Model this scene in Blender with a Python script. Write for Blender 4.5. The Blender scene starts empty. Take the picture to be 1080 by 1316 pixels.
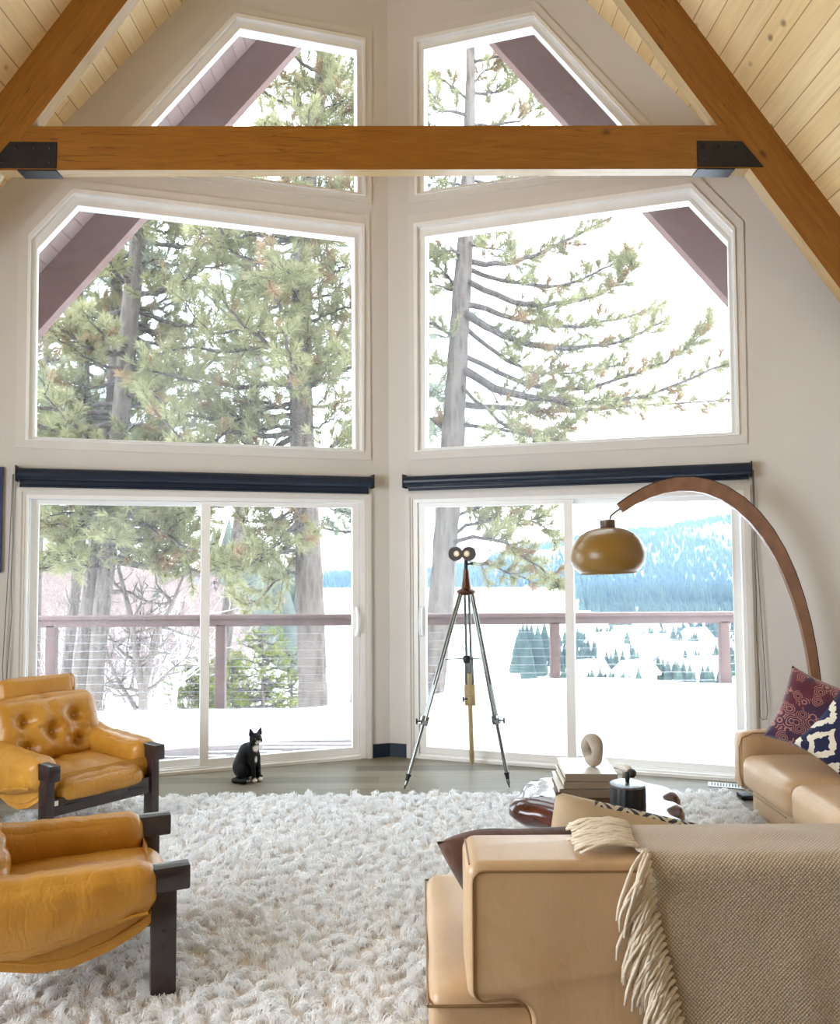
import bpy, bmesh, math, random
import numpy as np
from math import sin, cos, pi, radians, sqrt, exp, atan2
from mathutils import Vector, Matrix, noise
from mathutils.geometry import tessellate_polygon

random.seed(7)
SC = bpy.context.scene
COL = SC.collection
TH = radians(18.3)            # angle of each prow wall
ROOF_R, ROOF_K = 7.8165, 1.40  # ridge height and pitch of the ceiling planes

# ---------------------------------------------------------------- mesh helpers
class G:
    def __init__(s): s.v = []; s.f = []; s.m = []
    def add(s, vs, fs, mi=0, M=None):
        b = len(s.v)
        if M is not None: vs = [M @ Vector(v) for v in vs]
        s.v.extend([tuple(v) for v in vs])
        s.f.extend([tuple(i + b for i in f) for f in fs]); s.m.extend([mi] * len(fs))
        return s
    def obj(s, name, mats, parent=None, smooth=True, fix=True, angle=40):
        me = bpy.data.meshes.new(name)
        me.from_pydata(s.v, [], s.f)
        if fix:
            bm = bmesh.new(); bm.from_mesh(me)
            bmesh.ops.recalc_face_normals(bm, faces=bm.faces)
            bm.to_mesh(me); bm.free()
        return link(name, me, mats, parent, smooth, s.m, angle)

def link(name, me, mats, parent=None, smooth=True, mi=None, angle=40):
    if not isinstance(mats, (list, tuple)): mats = [mats]
    for m in mats: me.materials.append(m)
    if mi is not None and any(mi): me.polygons.foreach_set('material_index', mi)
    if smooth:
        me.polygons.foreach_set('use_smooth', [True] * len(me.polygons))
        if angle < 180: me.set_sharp_from_angle(angle=radians(angle))
    me.update()
    o = bpy.data.objects.new(name, me); COL.objects.link(o)
    if parent: o.parent = parent
    return o

def np_mesh(name, V, F, mats, parent=None, mi=None, smooth=False):
    """V (n,3) array, F (m,k) array of equal sized faces"""
    me = bpy.data.meshes.new(name)
    F = np.asarray(F, dtype=np.int32); k = F.shape[1]
    me.vertices.add(len(V)); me.vertices.foreach_set('co', np.asarray(V, dtype=np.float32).ravel())
    me.loops.add(F.size); me.loops.foreach_set('vertex_index', F.ravel())
    me.polygons.add(len(F)); me.polygons.foreach_set('loop_start', np.arange(0, F.size, k, dtype=np.int32))
    if mi is not None: me.polygons.foreach_set('material_index', np.asarray(mi, dtype=np.int32))
    me.update(calc_edges=True); me.validate()
    return link(name, me, mats, parent, smooth, None, 180)

def empty(name, loc=(0, 0, 0), rz=0):
    o = bpy.data.objects.new(name, None); COL.objects.link(o)
    o.location = loc; o.rotation_euler = (0, 0, rz); o.empty_display_size = .1
    return o
def tag(o, label, cat=None, group=None, kind=None):
    o['label'] = label
    if cat: o['category'] = cat
    if group: o['group'] = group
    if kind: o['kind'] = kind
    return o
def part(o, label): o['label'] = label; return o
def copy_tree(o, parent=None):
    c = o.copy(); COL.objects.link(c)
    if parent: c.parent = parent
    for ch in list(o.children): copy_tree(ch, c)
    return c

def bevbox(size, r=.005, seg=2):
    bm = bmesh.new(); bmesh.ops.create_cube(bm, size=1)
    for v in bm.verts: v.co = Vector((v.co.x * size[0], v.co.y * size[1], v.co.z * size[2]))
    if r > 0: bmesh.ops.bevel(bm, geom=bm.edges[:] , offset=r, segments=seg, affect='EDGES', profile=.5)
    bm.verts.index_update()
    vs = [v.co.copy() for v in bm.verts]; fs = [[v.index for v in f.verts] for f in bm.faces]; bm.free()
    return vs, fs
def box(g, lo, hi, r=.004, mi=0, seg=2, M=None):
    lo = Vector(lo); hi = Vector(hi); vs, fs = bevbox(hi - lo, r, seg); c = (lo + hi) / 2
    return g.add([v + c for v in vs], fs, mi, M)
def bar(g, a, b, w, t, r=.003, up=(0, 0, 1), mi=0):
    """box from a to b, w across, t along up"""
    a = Vector(a); b = Vector(b); d = (b - a); L = d.length; d.normalize()
    x = d.cross(Vector(up)); x.normalize(); u = x.cross(d)
    M = Matrix(((d.x, x.x, u.x, 0), (d.y, x.y, u.y, 0), (d.z, x.z, u.z, 0), (0, 0, 0, 1))); M.translation = (a + b) / 2
    vs, fs = bevbox((L, w, t), r, 2)
    return g.add(vs, fs, mi, M)
def tube(g, pts, rad, n=10, mi=0, cap=True, flat=None):
    """swept tube; rad scalar or list"""
    pts = [Vector(p) for p in pts]
    if not isinstance(rad, (list, tuple)): rad = [rad] * len(pts)
    vs = []; fs = []; ref = None
    for i, p in enumerate(pts):
        d = (pts[min(i + 1, len(pts) - 1)] - pts[max(i - 1, 0)])
        if d.length < 1e-9: d = Vector((0, 0, 1))
        d.normalize()
        if ref is None: ref = Vector((1, 0, 0)) if abs(d.x) < .8 else Vector((0, 1, 0))
        x = (ref - d * ref.dot(d)).normalized(); ref = x; y = d.cross(x)
        for k in range(n):
            a = 2 * pi * k / n; vs.append(p + (x * cos(a) + y * sin(a)) * rad[i])
    for i in range(len(pts) - 1):
        for k in range(n):
            fs.append((i * n + k, i * n + (k + 1) % n, (i + 1) * n + (k + 1) % n, (i + 1) * n + k))
    if cap: fs.append(tuple(range(n - 1, -1, -1))); fs.append(tuple(range((len(pts) - 1) * n, len(pts) * n)))
    return g.add(vs, fs, mi)
def lathe(g, prof, n=32, M=None, mi=0, cap=True):
    vs = [(r * cos(2 * pi * k / n), r * sin(2 * pi * k / n), z) for r, z in prof for k in range(n)]
    fs = [(i * n + k, i * n + (k + 1) % n, (i + 1) * n + (k + 1) % n, (i + 1) * n + k) for i in range(len(prof) - 1) for k in range(n)]
    if cap: fs.append(tuple(range(n - 1, -1, -1))); fs.append(tuple(range((len(prof) - 1) * n, len(prof) * n)))
    return g.add(vs, fs, mi, M)
def puff(g, size, r, bulge=(0, 0, 0), n=12, M=None, fn=None, mi=0, nz=0, nscale=8, seed=0):
    """upholstered box: rounded edges, crowned faces, optional soft lumps"""
    h = Vector(size) / 2; r = min(r, *h)
    T = [sin(pi / 2 * (-1 + 2 * i / n)) for i in range(n + 1)]
    idx = {}; vs = []; fs = []
    def vid(a, b, c):
        k = (a, b, c)
        if k not in idx:
            p = Vector((T[a] * h.x, T[b] * h.y, T[c] * h.z))
            q = Vector([max(-h[i] + r, min(h[i] - r, p[i])) for i in range(3)])
            d = p - q
            if d.length > 1e-9:
                d.normalize(); p = q + d * r
            u = (T[a], T[b], T[c])
            for i in range(3):
                j, l = (i + 1) % 3, (i + 2) % 3
                p[i] += bulge[i] * u[i] * (1 - u[j] ** 2) * (1 - u[l] ** 2)
            if nz:
                dn = d if d.length > 0 else p.normalized()
                p += dn * nz * noise.noise(p * nscale + Vector((seed, seed * 2, 0)))
            if fn: p = fn(p, u)
            idx[k] = len(vs); vs.append(p)
        return idx[k]
    R = range(n)
    for a in R:
        for b in R:
            for c, fl in ((0, 0), (n, 1)):
                for ax in range(3):
                    def q(i, j):
                        t = [0, 0, 0]; t[ax] = c; t[(ax + 1) % 3] = i; t[(ax + 2) % 3] = j; return vid(*t)
                    f = (q(a, b), q(a + 1, b), q(a + 1, b + 1), q(a, b + 1)); fs.append(f if fl else f[::-1])
    return g.add(vs, fs, mi, M)
def prism(g, outer, holes, t0, t1, mapf, mi=0):
    loops = [outer] + list(holes); flat = [p for l in loops for p in l]
    tris = tessellate_polygon([[Vector((p[0], p[1], 0)) for p in l] for l in loops])
    n = len(flat)
    vs = [mapf(p[0], p[1], t0) for p in flat] + [mapf(p[0], p[1], t1) for p in flat]
    fs = [tuple(t) for t in tris] + [tuple(i + n for i in t[::-1]) for t in tris]
    b = 0
    for l in loops:
        m = len(l)
        for i in range(m):
            j = (i + 1) % m; fs.append((b + i, b + j, b + j + n, b + i + n))
        b += m
    return g.add(vs, fs, mi)
def set_uv(o, fn):
    me = o.data; uv = me.uv_layers.new(name='UVMap')
    for p in me.polygons:
        for li in p.loop_indices:
            uv.data[li].uv = fn(me.vertices[me.loops[li].vertex_index].co, p.normal)
    return o
def RZ(a): return Matrix.Rotation(a, 4, 'Z')
def RX(a): return Matrix.Rotation(a, 4, 'X')
def RY(a): return Matrix.Rotation(a, 4, 'Y')
def TR(x, y, z): return Matrix.Translation((x, y, z))
def mix(a, b, t): return a + (b - a) * t
def sstep(a, b, x):
    t = max(0., min(1., (x - a) / (b - a))); return t * t * (3 - 2 * t)

# ---------------------------------------------------------------- material helpers
def lin(c):
    if isinstance(c, str):
        c = [int(c[i:i + 2], 16) / 255 for i in (0, 2, 4)]
    return tuple(((x / 12.92) if x <= .04045 else ((x + .055) / 1.055) ** 2.4) for x in c[:3]) + (1,)
class NT:
    def __init__(s, name):
        s.m = bpy.data.materials.new(name); s.m.use_nodes = True; s.t = s.m.node_tree; s.t.nodes.clear()
    def n(s, ty, ins=None, out=0, **props):
        nd = s.t.nodes.new(ty)
        for k, v in props.items(): setattr(nd, k, v)
        for k, v in (ins or {}).items():
            if isinstance(v, bpy.types.NodeSocket): s.t.links.new(v, nd.inputs[k])
            else: nd.inputs[k].default_value = v
        nd_out = nd.outputs[out] if len(nd.outputs) else None
        return nd_out
    def math(s, op, a, b=0., c=None, clamp=False):
        i = {0: a, 1: b}
        if c is not None: i[2] = c
        return s.n('ShaderNodeMath', i, operation=op, use_clamp=clamp)
    def mixc(s, f, a, b, blend='MIX'):
        nd = s.t.nodes.new('ShaderNodeMix'); nd.data_type = 'RGBA'; nd.blend_type = blend
        for k, v in ((0, f), (6, a), (7, b)):
            if isinstance(v, bpy.types.NodeSocket): s.t.links.new(v, nd.inputs[k])
            else: nd.inputs[k].default_value = v
        return nd.outputs[2]
    def ramp(s, f, stops):
        nd = s.t.nodes.new('ShaderNodeValToRGB'); e = nd.color_ramp.elements
        while len(e) < len(stops): e.new(.5)
        for x, (p, c) in zip(e, stops): x.position = p; x.color = c
        s.t.links.new(f, nd.inputs[0]); return nd.outputs[0]
    def mr(s, v, a, b, c, d):
        return s.n('ShaderNodeMapRange', {0: v, 1: a, 2: b, 3: c, 4: d})
    def coord(s, which='Object'): 
        nd = s.t.nodes.new('ShaderNodeTexCoord'); return nd.outputs[which]
    def scale(s, v, sc, loc=(0, 0, 0), rot=(0, 0, 0)):
        return s.n('ShaderNodeMapping', {'Vector': v, 'Scale': sc, 'Location': loc, 'Rotation': rot})
    def noise(s, v, scale, detail=3, rough=.5, out=0, dist=0.):
        return s.n('ShaderNodeTexNoise', {'Vector': v, 'Scale': scale, 'Detail': detail, 'Roughness': rough, 'Distortion': dist}, out)
    def bsdf(s, col, rough=.5, metal=0., normal=None, coat=0., sheen=0., spec=.5, trans=0., extra=None):
        i = {'Base Color': col, 'Roughness': rough, 'Metallic': metal, 'Coat Weight': coat, 'Sheen Weight': sheen, 'Specular IOR Level': spec, 'Transmission Weight': trans}
        if normal is not None: i['Normal'] = normal
        i.update(extra or {})
        return s.n('ShaderNodeBsdfPrincipled', i)
    def bump(s, h, strength=.3, dist=.01):
        return s.n('ShaderNodeBump', {'Height': h, 'Strength': strength, 'Distance': dist})
    def done(s, sh): s.n('ShaderNodeOutputMaterial', {'Surface': sh}); return s.m

def simple(name, c, rough=.5, metal=0., var=.12, vscale=6., bump=0., bscale=60., bdist=.004, coat=0., sheen=0., spec=.5):
    N = NT(name); co = N.coord(); c = lin(c)
    nz = N.noise(co, vscale, 4)
    lo = tuple(x * (1 - var) for x in c[:3]) + (1,); hi = tuple(min(1, x * (1 + var)) for x in c[:3]) + (1,)
    col = N.mixc(N.mr(nz, .3, .7, 0, 1), lo, hi)
    nm = N.bump(N.noise(co, bscale, 4), bump, bdist) if bump else None
    return N.done(N.bsdf(col, rough, metal, nm, coat, sheen, spec))

def planks(name, cols, w, L, groove=.004, gcol='3a2a18', knots=.0, knotc='4a2c18', rough=.5, grain=.25, stagger=True, kscale=5., bumpy=.2):
    """boards along u (metres), w wide across v"""
    N = NT(name); uv = N.coord('UV'); sep = N.t.nodes.new('ShaderNodeSeparateXYZ'); N.t.links.new(uv, sep.inputs[0])
    u, v = sep.outputs[0], sep.outputs[1]
    vr = N.math('DIVIDE', v, w); row = N.math('FLOOR', vr); fr = N.math('FRACT', vr)
    r1 = N.n('ShaderNodeTexWhiteNoise', {'W': row}, noise_dimensions='1D')
    u2 = N.math('DIVIDE', N.math('ADD', u, N.math('MULTIPLY', r1, L * 3.7)), L)
    colid = N.math('FLOOR', u2); fu = N.math('FRACT', u2)
    cb = N.n('ShaderNodeCombineXYZ', {0: row, 1: colid, 2: 0.})
    rnd = N.n('ShaderNodeTexWhiteNoise', {'Vector': cb}, noise_dimensions='2D')
    stops = [(i / max(1, len(cols) - 1), lin(c)) for i, c in enumerate(cols)]
    base = N.ramp(rnd, stops)
    off = N.n('ShaderNodeCombineXYZ', {0: N.math('ADD', u, N.math('MULTIPLY', rnd, 13.)), 1: N.math('MULTIPLY', v, 14.), 2: 0.})
    g = N.noise(off, 2.2, 5, .6, dist=.6)
    base = N.mixc(N.mr(g, .35, .7, grain, 0), base, N.mixc(.55, base, lin(gcol)))
    if knots:
        kv = N.n('ShaderNodeCombineXYZ', {0: u, 1: v, 2: 0.})
        vo = N.t.nodes.new('ShaderNodeTexVoronoi'); vo.inputs['Scale'].default_value = kscale
        N.t.links.new(N.scale(kv, (.8, 1., 1)), vo.inputs['Vector'])
        pick = N.math('GREATER_THAN', N.n('ShaderNodeSeparateColor', {0: vo.outputs['Color']}), 1 - knots)
        near = N.mr(vo.outputs['Distance'], .06, .14, 1, 0)
        base = N.mixc(N.math('MULTIPLY', N.math('MULTIPLY', pick, near), .75), base, lin(knotc))
    e = N.math('MULTIPLY', N.math('MINIMUM', fr, N.math('SUBTRACT', 1., fr)), w)
    gm = N.mr(e, groove * .3, groove, 1, 0)
    e2 = N.math('MULTIPLY', N.math('MINIMUM', fu, N.math('SUBTRACT', 1., fu)), L)
    if stagger: gm = N.math('MAXIMUM', gm, N.mr(e2, groove * .2, groove * .6, 1, 0))
    col = N.mixc(N.math('MULTIPLY', gm, .8), base, lin(gcol))
    nm = N.bump(N.math('SUBTRACT', N.math('MULTIPLY', g, .3), gm), bumpy, .004)
    return N.done(N.bsdf(col, rough, 0, nm))

def timber(name, c1, c2, dark, rough=.42, knots=.72, kscale=2.0):
    """solid beam: uv u along the length"""
    N = NT(name); uv = N.coord('UV'); st = N.scale(uv, (.9, 9., 1))
    g = N.noise(st, 2.5, 6, .6, dist=1.0); base = N.mixc(N.mr(g, .3, .7, 0, 1), lin(c1), lin(c2))
    fine = N.noise(N.scale(uv, (2., 70., 1)), 3, 3); base = N.mixc(N.mr(fine, .45, .75, 0, .35), base, lin(dark))
    vo = N.t.nodes.new('ShaderNodeTexVoronoi'); vo.inputs['Scale'].default_value = kscale
    N.t.links.new(N.scale(uv, (1., 1.5, 1)), vo.inputs['Vector'])
    pick = N.math('GREATER_THAN', N.n('ShaderNodeSeparateColor', {0: vo.outputs['Color']}), 1 - knots)
    ring = N.noise(uv, 60, 2)
    near = N.mr(N.math('ADD', vo.outputs['Distance'], N.math('MULTIPLY', ring, .03)), .04, .10, 1, 0)
    base = N.mixc(N.math('MULTIPLY', N.math('MULTIPLY', pick, near), .8), base, lin(dark))
    cr = N.noise(N.scale(uv, (.5, 14., 1)), 1.6, 2, dist=.3)
    crack = N.mr(N.math('ABSOLUTE', N.math('SUBTRACT', cr, .5)), .0, .012, 1, 0)
    spot = N.mr(N.noise(uv, 1.3, 1), .50, .58, 0, 1)
    base = N.mixc(N.math('MULTIPLY', N.math('MULTIPLY', crack, spot), .7), base, lin(dark))
    return N.done(N.bsdf(base, rough, 0, N.bump(g, .15, .004), coat=.15))

def leather(name, c, c2, rough=.42, wr=.35, stain=None):
    N = NT(name); co = N.coord()
    nz = N.noise(co, 5, 4); col = N.mixc(N.mr(nz, .3, .7, 0, 1), lin(c), lin(c2))
    if stain: col = N.mixc(N.mr(N.noise(co, 2.2, 5, .65), .52, .72, 0, .6), col, lin(stain))
    grain = N.n('ShaderNodeTexVoronoi', {'Vector': co, 'Scale': 260.})
    w1 = N.noise(N.scale(co, (1, 1, .45)), 15, 3, .5); w2 = N.math('ABSOLUTE', N.math('SUBTRACT', w1, .5))
    h = N.math('ADD', N.math('MULTIPLY', grain, .12), N.mr(w2, 0, .06, 0, 1))
    return N.done(N.bsdf(col, rough, 0, N.bump(h, wr, .006), coat=.08))

M = {}
M['wall'] = simple('painted_wall', 'd8d5d1', .75, var=.03, vscale=1.5, bump=.12, bscale=180, bdist=.002)
M['casing'] = simple('painted_casing', 'dcd9d5', .6, var=.02)
M['white'] = simple('white_vinyl', 'f3f3f2', .35, var=.02)
M['floor'] = planks('oak_floor', ['645c4c', '79715f', '857d6b', '5f5748'], .15, 1.9, .002, '453a2a', rough=.48, grain=.6)
M['ceil'] = planks('pine_ceiling', ['e3c590', 'ecd2a2', 'dfbe86', 'e9cc98'], .145, 14., .005, '7a5428', knots=.55, knotc='5d4432', rough=.55, grain=.3, kscale=5.2)
M['soffit'] = planks('stained_soffit', ['826a63', '8a716b', '7b635d'], .145, 9, .008, '5a3a34', knots=.1, rough=.6, grain=.2)
M['beam'] = timber('stained_beam', '86500f', '99641f', '401c08')
M['pale'] = timber('glare_lit_underside', 'a68757', 'b3956a', '745939', knots=.3, kscale=2.4)  # beam timber with the window glare on its undersides put into the colour
M['barge'] = timber('stained_barge', '6e4c44', '7a574e', '46302b', rough=.6, knots=.08)
M['steel'] = simple('dark_steel', '2c2c30', .45, .6, var=.2, vscale=9)
M['navy'] = simple('navy_blind', '0d2036', .36, var=.12, vscale=20, bump=.1, bscale=300)
M['black'] = simple('black_paint', '15161c', .5, var=.1)
M['blackmatte'] = simple('black_matte', '0b0c12', .5, var=.15, bump=.2, bscale=70)
M['rosewood'] = simple('rosewood', '2a1a1b', .32, var=.35, vscale=7, coat=.3)
M['mustard'] = leather('mustard_leather', 'b07a26', 'c08c38', .38, .22)
M['cream'] = leather('cream_leather', 'c0a07c', 'cbac88', .4, .05, stain='b0895f')
M['piping'] = simple('leather_piping', '8e6d48', .5)
M['chrome'] = simple('polished_chrome', '868985', .16, 1., var=.05)
M['brass'] = simple('aged_brass', 'cdb88c', .35, .4, var=.15)
M['bronze'] = simple('bronze', '5a3b26', .35, .7, var=.2)
M['eyecup'] = simple('dark_eyecup', '2f2a26', .45, .2)
M['plastic'] = simple('mustard_acrylic', '86652a', .34, var=.06, coat=.1)
M['archwood'] = simple('arch_walnut', '866049', .4, var=.2, vscale=12, coat=.2)
M['sock'] = simple('lamp_socket', '5c4c3e', .4, .3)
M['stone'] = simple('carved_stone', 'a89c8e', .7, var=.18, vscale=18, bump=.4, bscale=50)
M['paper'] = simple('page_edges', 'dcd4c4', .8, var=.1, vscale=80)
M['book1'] = simple('book_cloth_taupe', '8d7c68', .6, var=.06)
M['book2'] = simple('book_cloth_brown', '7c6b57', .6, var=.06)
M['book3'] = simple('book_cover_white', 'd9d4cc', .3, var=.04)
M['vent'] = simple('vent_metal', 'c3c6c6', .4, .5)
M['ventdark'] = simple('vent_slots', '3c5054', .6)
M['snow'] = simple('snow', 'f4f6fa', .8, var=.02, bump=.2, bscale=8, bdist=.05)
M['rail'] = simple('stained_rail', '5f4641', .6, var=.12, vscale=10)
M['deck'] = planks('deck_boards', ['7f7070', '8a7b7a', '766868'], .14, 3.6, .008, '40302e', rough=.75, grain=.3)
M['cable'] = simple('steel_cable', '9a9a9e', .4, .8)
M['cord'] = simple('bead_chain', '6d6a64', .5, .3)
def glass():
    N = NT('window_glass'); fr = N.n('ShaderNodeFresnel', {'IOR': 1.35})
    a = N.n('ShaderNodeBsdfTransparent', {'Color': (.97, .985, .98, 1)}); b = N.n('ShaderNodeBsdfGlossy', {'Roughness': .02, 'Color': (1, 1, 1, 1)})
    glare_veil = N.n('ShaderNodeBsdfTranslucent', {'Color': (.95, .97, 1, 1)})
    a = N.n('ShaderNodeMixShader', {0: N.mr(N.noise(N.coord(), 1.2, 3), .3, .7, .012, .026), 1: a, 2: glare_veil})   # veiling glare put into the panes as a faint translucent layer
    return N.done(N.n('ShaderNodeMixShader', {0: N.math('MULTIPLY', fr, .22), 1: a, 2: b}))
M['glass'] = glass()

# ---------------------------------------------------------------- camera, world, lights
cam_d = bpy.data.cameras.new('camera'); cam = bpy.data.objects.new('camera', cam_d); COL.objects.link(cam)
cam_d.sensor_fit = 'HORIZONTAL'; cam_d.sensor_width = 36; cam_d.lens = 36 * 1060 / 1080
cam_d.clip_start = .05; cam_d.clip_end = 6000
CP = Vector((.224, -6.474, 1.54)); pitch, roll, yaw = radians(3.08), radians(-.36), radians(-.17)
fwd = Vector((-sin(yaw) * cos(pitch), cos(yaw) * cos(pitch), sin(pitch)))
r0 = Vector((cos(yaw), sin(yaw), 0)); u0 = r0.cross(fwd)
rr = r0 * cos(roll) + u0 * sin(roll); uu = u0 * cos(roll) - r0 * sin(roll)
mw = Matrix((( rr.x, uu.x, -fwd.x, CP.x), (rr.y, uu.y, -fwd.y, CP.y), (rr.z, uu.z, -fwd.z, CP.z), (0, 0, 0, 1)))
cam.matrix_world = mw; SC.camera = cam
def at(px, py, y):
    """point seen at photograph pixel (px, py) lying at depth y in the room"""
    d = fwd * 1060 + rr * (px - 540) - uu * (py - 658); return CP + d * ((y - CP.y) / d.y)
def onz(px, py, z):
    d = fwd * 1060 + rr * (px - 540) - uu * (py - 658); return CP + d * ((z - CP.z) / d.z)

w = bpy.data.worlds.new('world'); SC.world = w; w.use_nodes = True
bg = w.node_tree.nodes['Background']; bg.inputs[0].default_value = (.79, .895, 1, 1); bg.inputs[1].default_value = 5.8
def area(name, loc, target, sx, sy, power, col):
    l = bpy.data.lights.new(name, 'AREA'); l.shape = 'RECTANGLE'; l.size = sx; l.size_y = sy; l.energy = power; l.color = col
    o = bpy.data.objects.new(name, l); COL.objects.link(o); o.location = loc
    o.rotation_euler = (Vector(target) - Vector(loc)).to_track_quat('-Z', 'Y').to_euler(); return o
area('daylight_side_window', (-3.42, -4.9, 1.75), (1.2, -2.8, 2.0), 2.9, 2.2, 95, (.97, .985, 1))
sl = bpy.data.lights.new('sun', 'SUN'); sl.energy = 2.0; sl.angle = radians(.6); sl.color = (1, .98, .95)
so = bpy.data.objects.new('sun', sl); COL.objects.link(so)
az, el = radians(-38), radians(56)
sd = Vector((cos(az) * cos(el), sin(az) * cos(el), sin(el))); so.rotation_euler = sd.to_track_quat('Z', 'Y').to_euler(); so.location = sd * 30
SC.view_settings.view_transform = 'Standard'; SC.view_settings.look = 'None'; SC.view_settings.gamma = 1; SC.view_settings.exposure = .38
SC.view_settings.use_curve_mapping = False
cy = SC.cycles
cy.max_bounces = 8; cy.diffuse_bounces = 5; cy.glossy_bounces = 4; cy.transparent_max_bounces = 24; cy.caustics_reflective = False; cy.caustics_refractive = False
cy.use_denoising = True; cy.sample_clamp_indirect = 6
# ================================================================ ROOM SHELL
SW, BACK, WT = 3.35, -9.6, .16         # side wall x, back wall y, wall thickness
SMAX = SW / cos(TH)
def W(sg):
    """prow wall: s along it from the corner, h up, t outwards"""
    return lambda s, h, t: Vector((sg * (s * cos(TH) + t * sin(TH)), -s * sin(TH) + t * cos(TH), h))
def roofz(x): return ROOF_R - ROOF_K * abs(x)
def struct(o, label): return tag(o, label, 'room part', kind='structure')
SIDE = {-1: 'left', 1: 'right'}
# measured outlines of the openings: corner-side bottom, corner-side top, upper corner, lower corner, outer bottom
LW = {-1: dict(c=[(.150, 2.293), (.155, 4.242), (2.385, 4.225), (2.675, 3.832), (2.668, 2.302)],
               f=[(.210, 2.355), (.200, 4.167), (2.330, 4.160), (2.612, 3.790), (2.606, 2.355)],
               g=[(.272, 2.380), (.277, 4.053), (2.297, 4.050), (2.556, 3.705), (2.548, 2.382)]),
      1: dict(c=[(.175, 2.293), (.175, 4.235), (2.355, 4.235), (2.648, 3.858), (2.635, 2.300)],
              f=[(.225, 2.355), (.224, 4.165), (2.312, 4.175), (2.590, 3.822), (2.585, 2.362)],
              g=[(.303, 2.380), (.312, 4.056), (2.288, 4.064), (2.542, 3.735), (2.535, 2.388)])}
TW = {-1: dict(c=[(.135, 4.345), (.130, 5.763), (1.240, 5.740), (2.290, 4.345)],
               f=[(.190, 4.395), (.190, 5.685), (1.213, 5.680), (2.150, 4.395)],
               g=[(.252, 4.426), (.252, 5.590), (1.170, 5.582), (2.020, 4.426)]),
      1: dict(c=[(.183, 4.335), (.182, 5.762), (1.236, 5.742), (2.285, 4.335)],
              f=[(.235, 4.390), (.235, 5.680), (1.210, 5.680), (2.165, 4.390)],
              g=[(.307, 4.424), (.312, 5.580), (1.182, 5.584), (2.040, 4.424)])}
for sg in (-1, 1):
    mp = W(sg); side = SIDE[sg]
    top = [(0, ROOF_R), (0, 0), (SMAX, 0), (SMAX, roofz(SW))]
    d0, d1, dh = .165, 2.635, 2.005
    outer = [(0, ROOF_R), (0, 0), (d0, 0), (d0, dh), (d1, dh), (d1, 0), (SMAX, 0), (SMAX, roofz(SW))]
    g = G(); prism(g, outer, [LW[sg]['f'], TW[sg]['f']], 0, WT, mp)
    struct(g.obj('wall_%s' % side, M['wall'], smooth=False), 'cream painted %s half of the prow shaped window wall' % side)
    # ---- fixed windows
    for nm, D, lab in ((1 if sg < 0 else 2, LW[sg], 'wide fixed window with one clipped corner above the %s sliding door' % side),
                       (3 if sg < 0 else 4, TW[sg], 'top fixed window with sloping edge under the roof, %s of the corner' % side)):
        root = empty('window_%d' % nm, mp(1.3, 3.2 if nm < 3 else 5, 0)); struct(root, lab)
        inv = lambda s, h, t, mp=mp, b=root.location.copy(): mp(s, h, t) - b
        def lerp(t, D=D): return [(mix(a[0], b[0], t), mix(a[1], b[1], t)) for a, b in zip(D['f'], D['g'])]
        g = G(); prism(g, D['c'], [lerp(.1)], -.014, .0, inv); prism(g, lerp(-.0), [lerp(.1)], 0, .05, inv)
        g.obj('casing', M['casing'], root, smooth=False)
        g = G(); prism(g, lerp(.0), [lerp(.3)], -.03, .11, inv); prism(g, lerp(.3), [lerp(.8)], .012, .11, inv)
        prism(g, lerp(.8), [lerp(1.)], -.002, .10, inv)
        g.obj('frame', M['white'], root, smooth=False)
        g = G(); prism(g, lerp(.97), [], .05, .058, inv); g.obj('pane', M['glass'], root, smooth=False)
    # ---- sliding door
    root = empty('door_%d' % (1 if sg < 0 else 2), mp(1.4, 0, 0)); struct(root, 'white two panel sliding glass door %s of the corner' % side)
    inv = lambda s, h, t, mp=mp, b=root.location.copy(): mp(s, h, t) - b
    g = G()
    prism(g, [(.142, 0), (.142, 2.032), (2.655, 2.032), (2.655, 0), (2.60, 0), (2.60, 1.982), (.20, 1.982), (.20, 0)], [], -.018, .0, inv)
    prism(g, [(.155, 0), (.155, 2.018), (2.642, 2.018), (2.642, 0), (2.62, 0), (2.62, 1.998), (.18, 1.998), (.18, 0)], [], -.03, -.018, inv)
    g.obj('casing', M['casing'], root, smooth=False)
    g = G()
    prism(g, [(d0, 0), (d0, dh), (d1, dh), (d1, 0), (2.58, 0), (2.58, 1.955), (.235, 1.955), (.235, 0)], [], -.008, .15, inv)
    g.obj('frame', M['white'], root, smooth=False)
    g = G()
    for a, b, t0, t1 in ((0, .022, -.02, .16), (.022, .036, .0, .012), (.022, .036, .055, .067), (.022, .036, .12, .14)):
        prism(g, [(.236, a), (2.579, a), (2.579, b), (.236, b)], [], t0, t1, inv)
    g.obj('threshold', M['white'], root, smooth=False)
    for q, (a, b, ga, gb, t0) in enumerate(((.24, 1.428, .292, 1.364, .014), (1.366, 2.574, 1.424, 2.522, .07))):
        g = G(); prism(g, [(a, .037), (a, 1.952), (b, 1.952), (b, .037)], [[(ga, .085), (ga, 1.92), (gb, 1.92), (gb, .085)]], t0, t0 + .042, inv)
        fr = g.obj('sliding_panel' if q == 0 else 'fixed_panel', M['white'], root, smooth=False)
        g = G(); prism(g, [(ga - .01, .075), (ga - .01, 1.93), (gb + .01, 1.93), (gb + .01, .075)], [], t0 + .018, t0 + .026, inv)
        g.obj('pane', M['glass'], fr, smooth=False)
        if q == 0:
            g = G(); pts = []
            for k in range(9):
                a_ = -pi / 2 + pi * k / 8; pts.append(inv(.262, 1.04 + .105 * sin(a_), t0 - .012 - .045 * cos(a_)))
            tube(g, pts, .011, 8)
            prism(g, [(.248, .925), (.276, .925), (.276, 1.155), (.248, 1.155)], [], t0 - .012, t0 - .001, inv)
            g.obj('handle', M['white'], fr)
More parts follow.
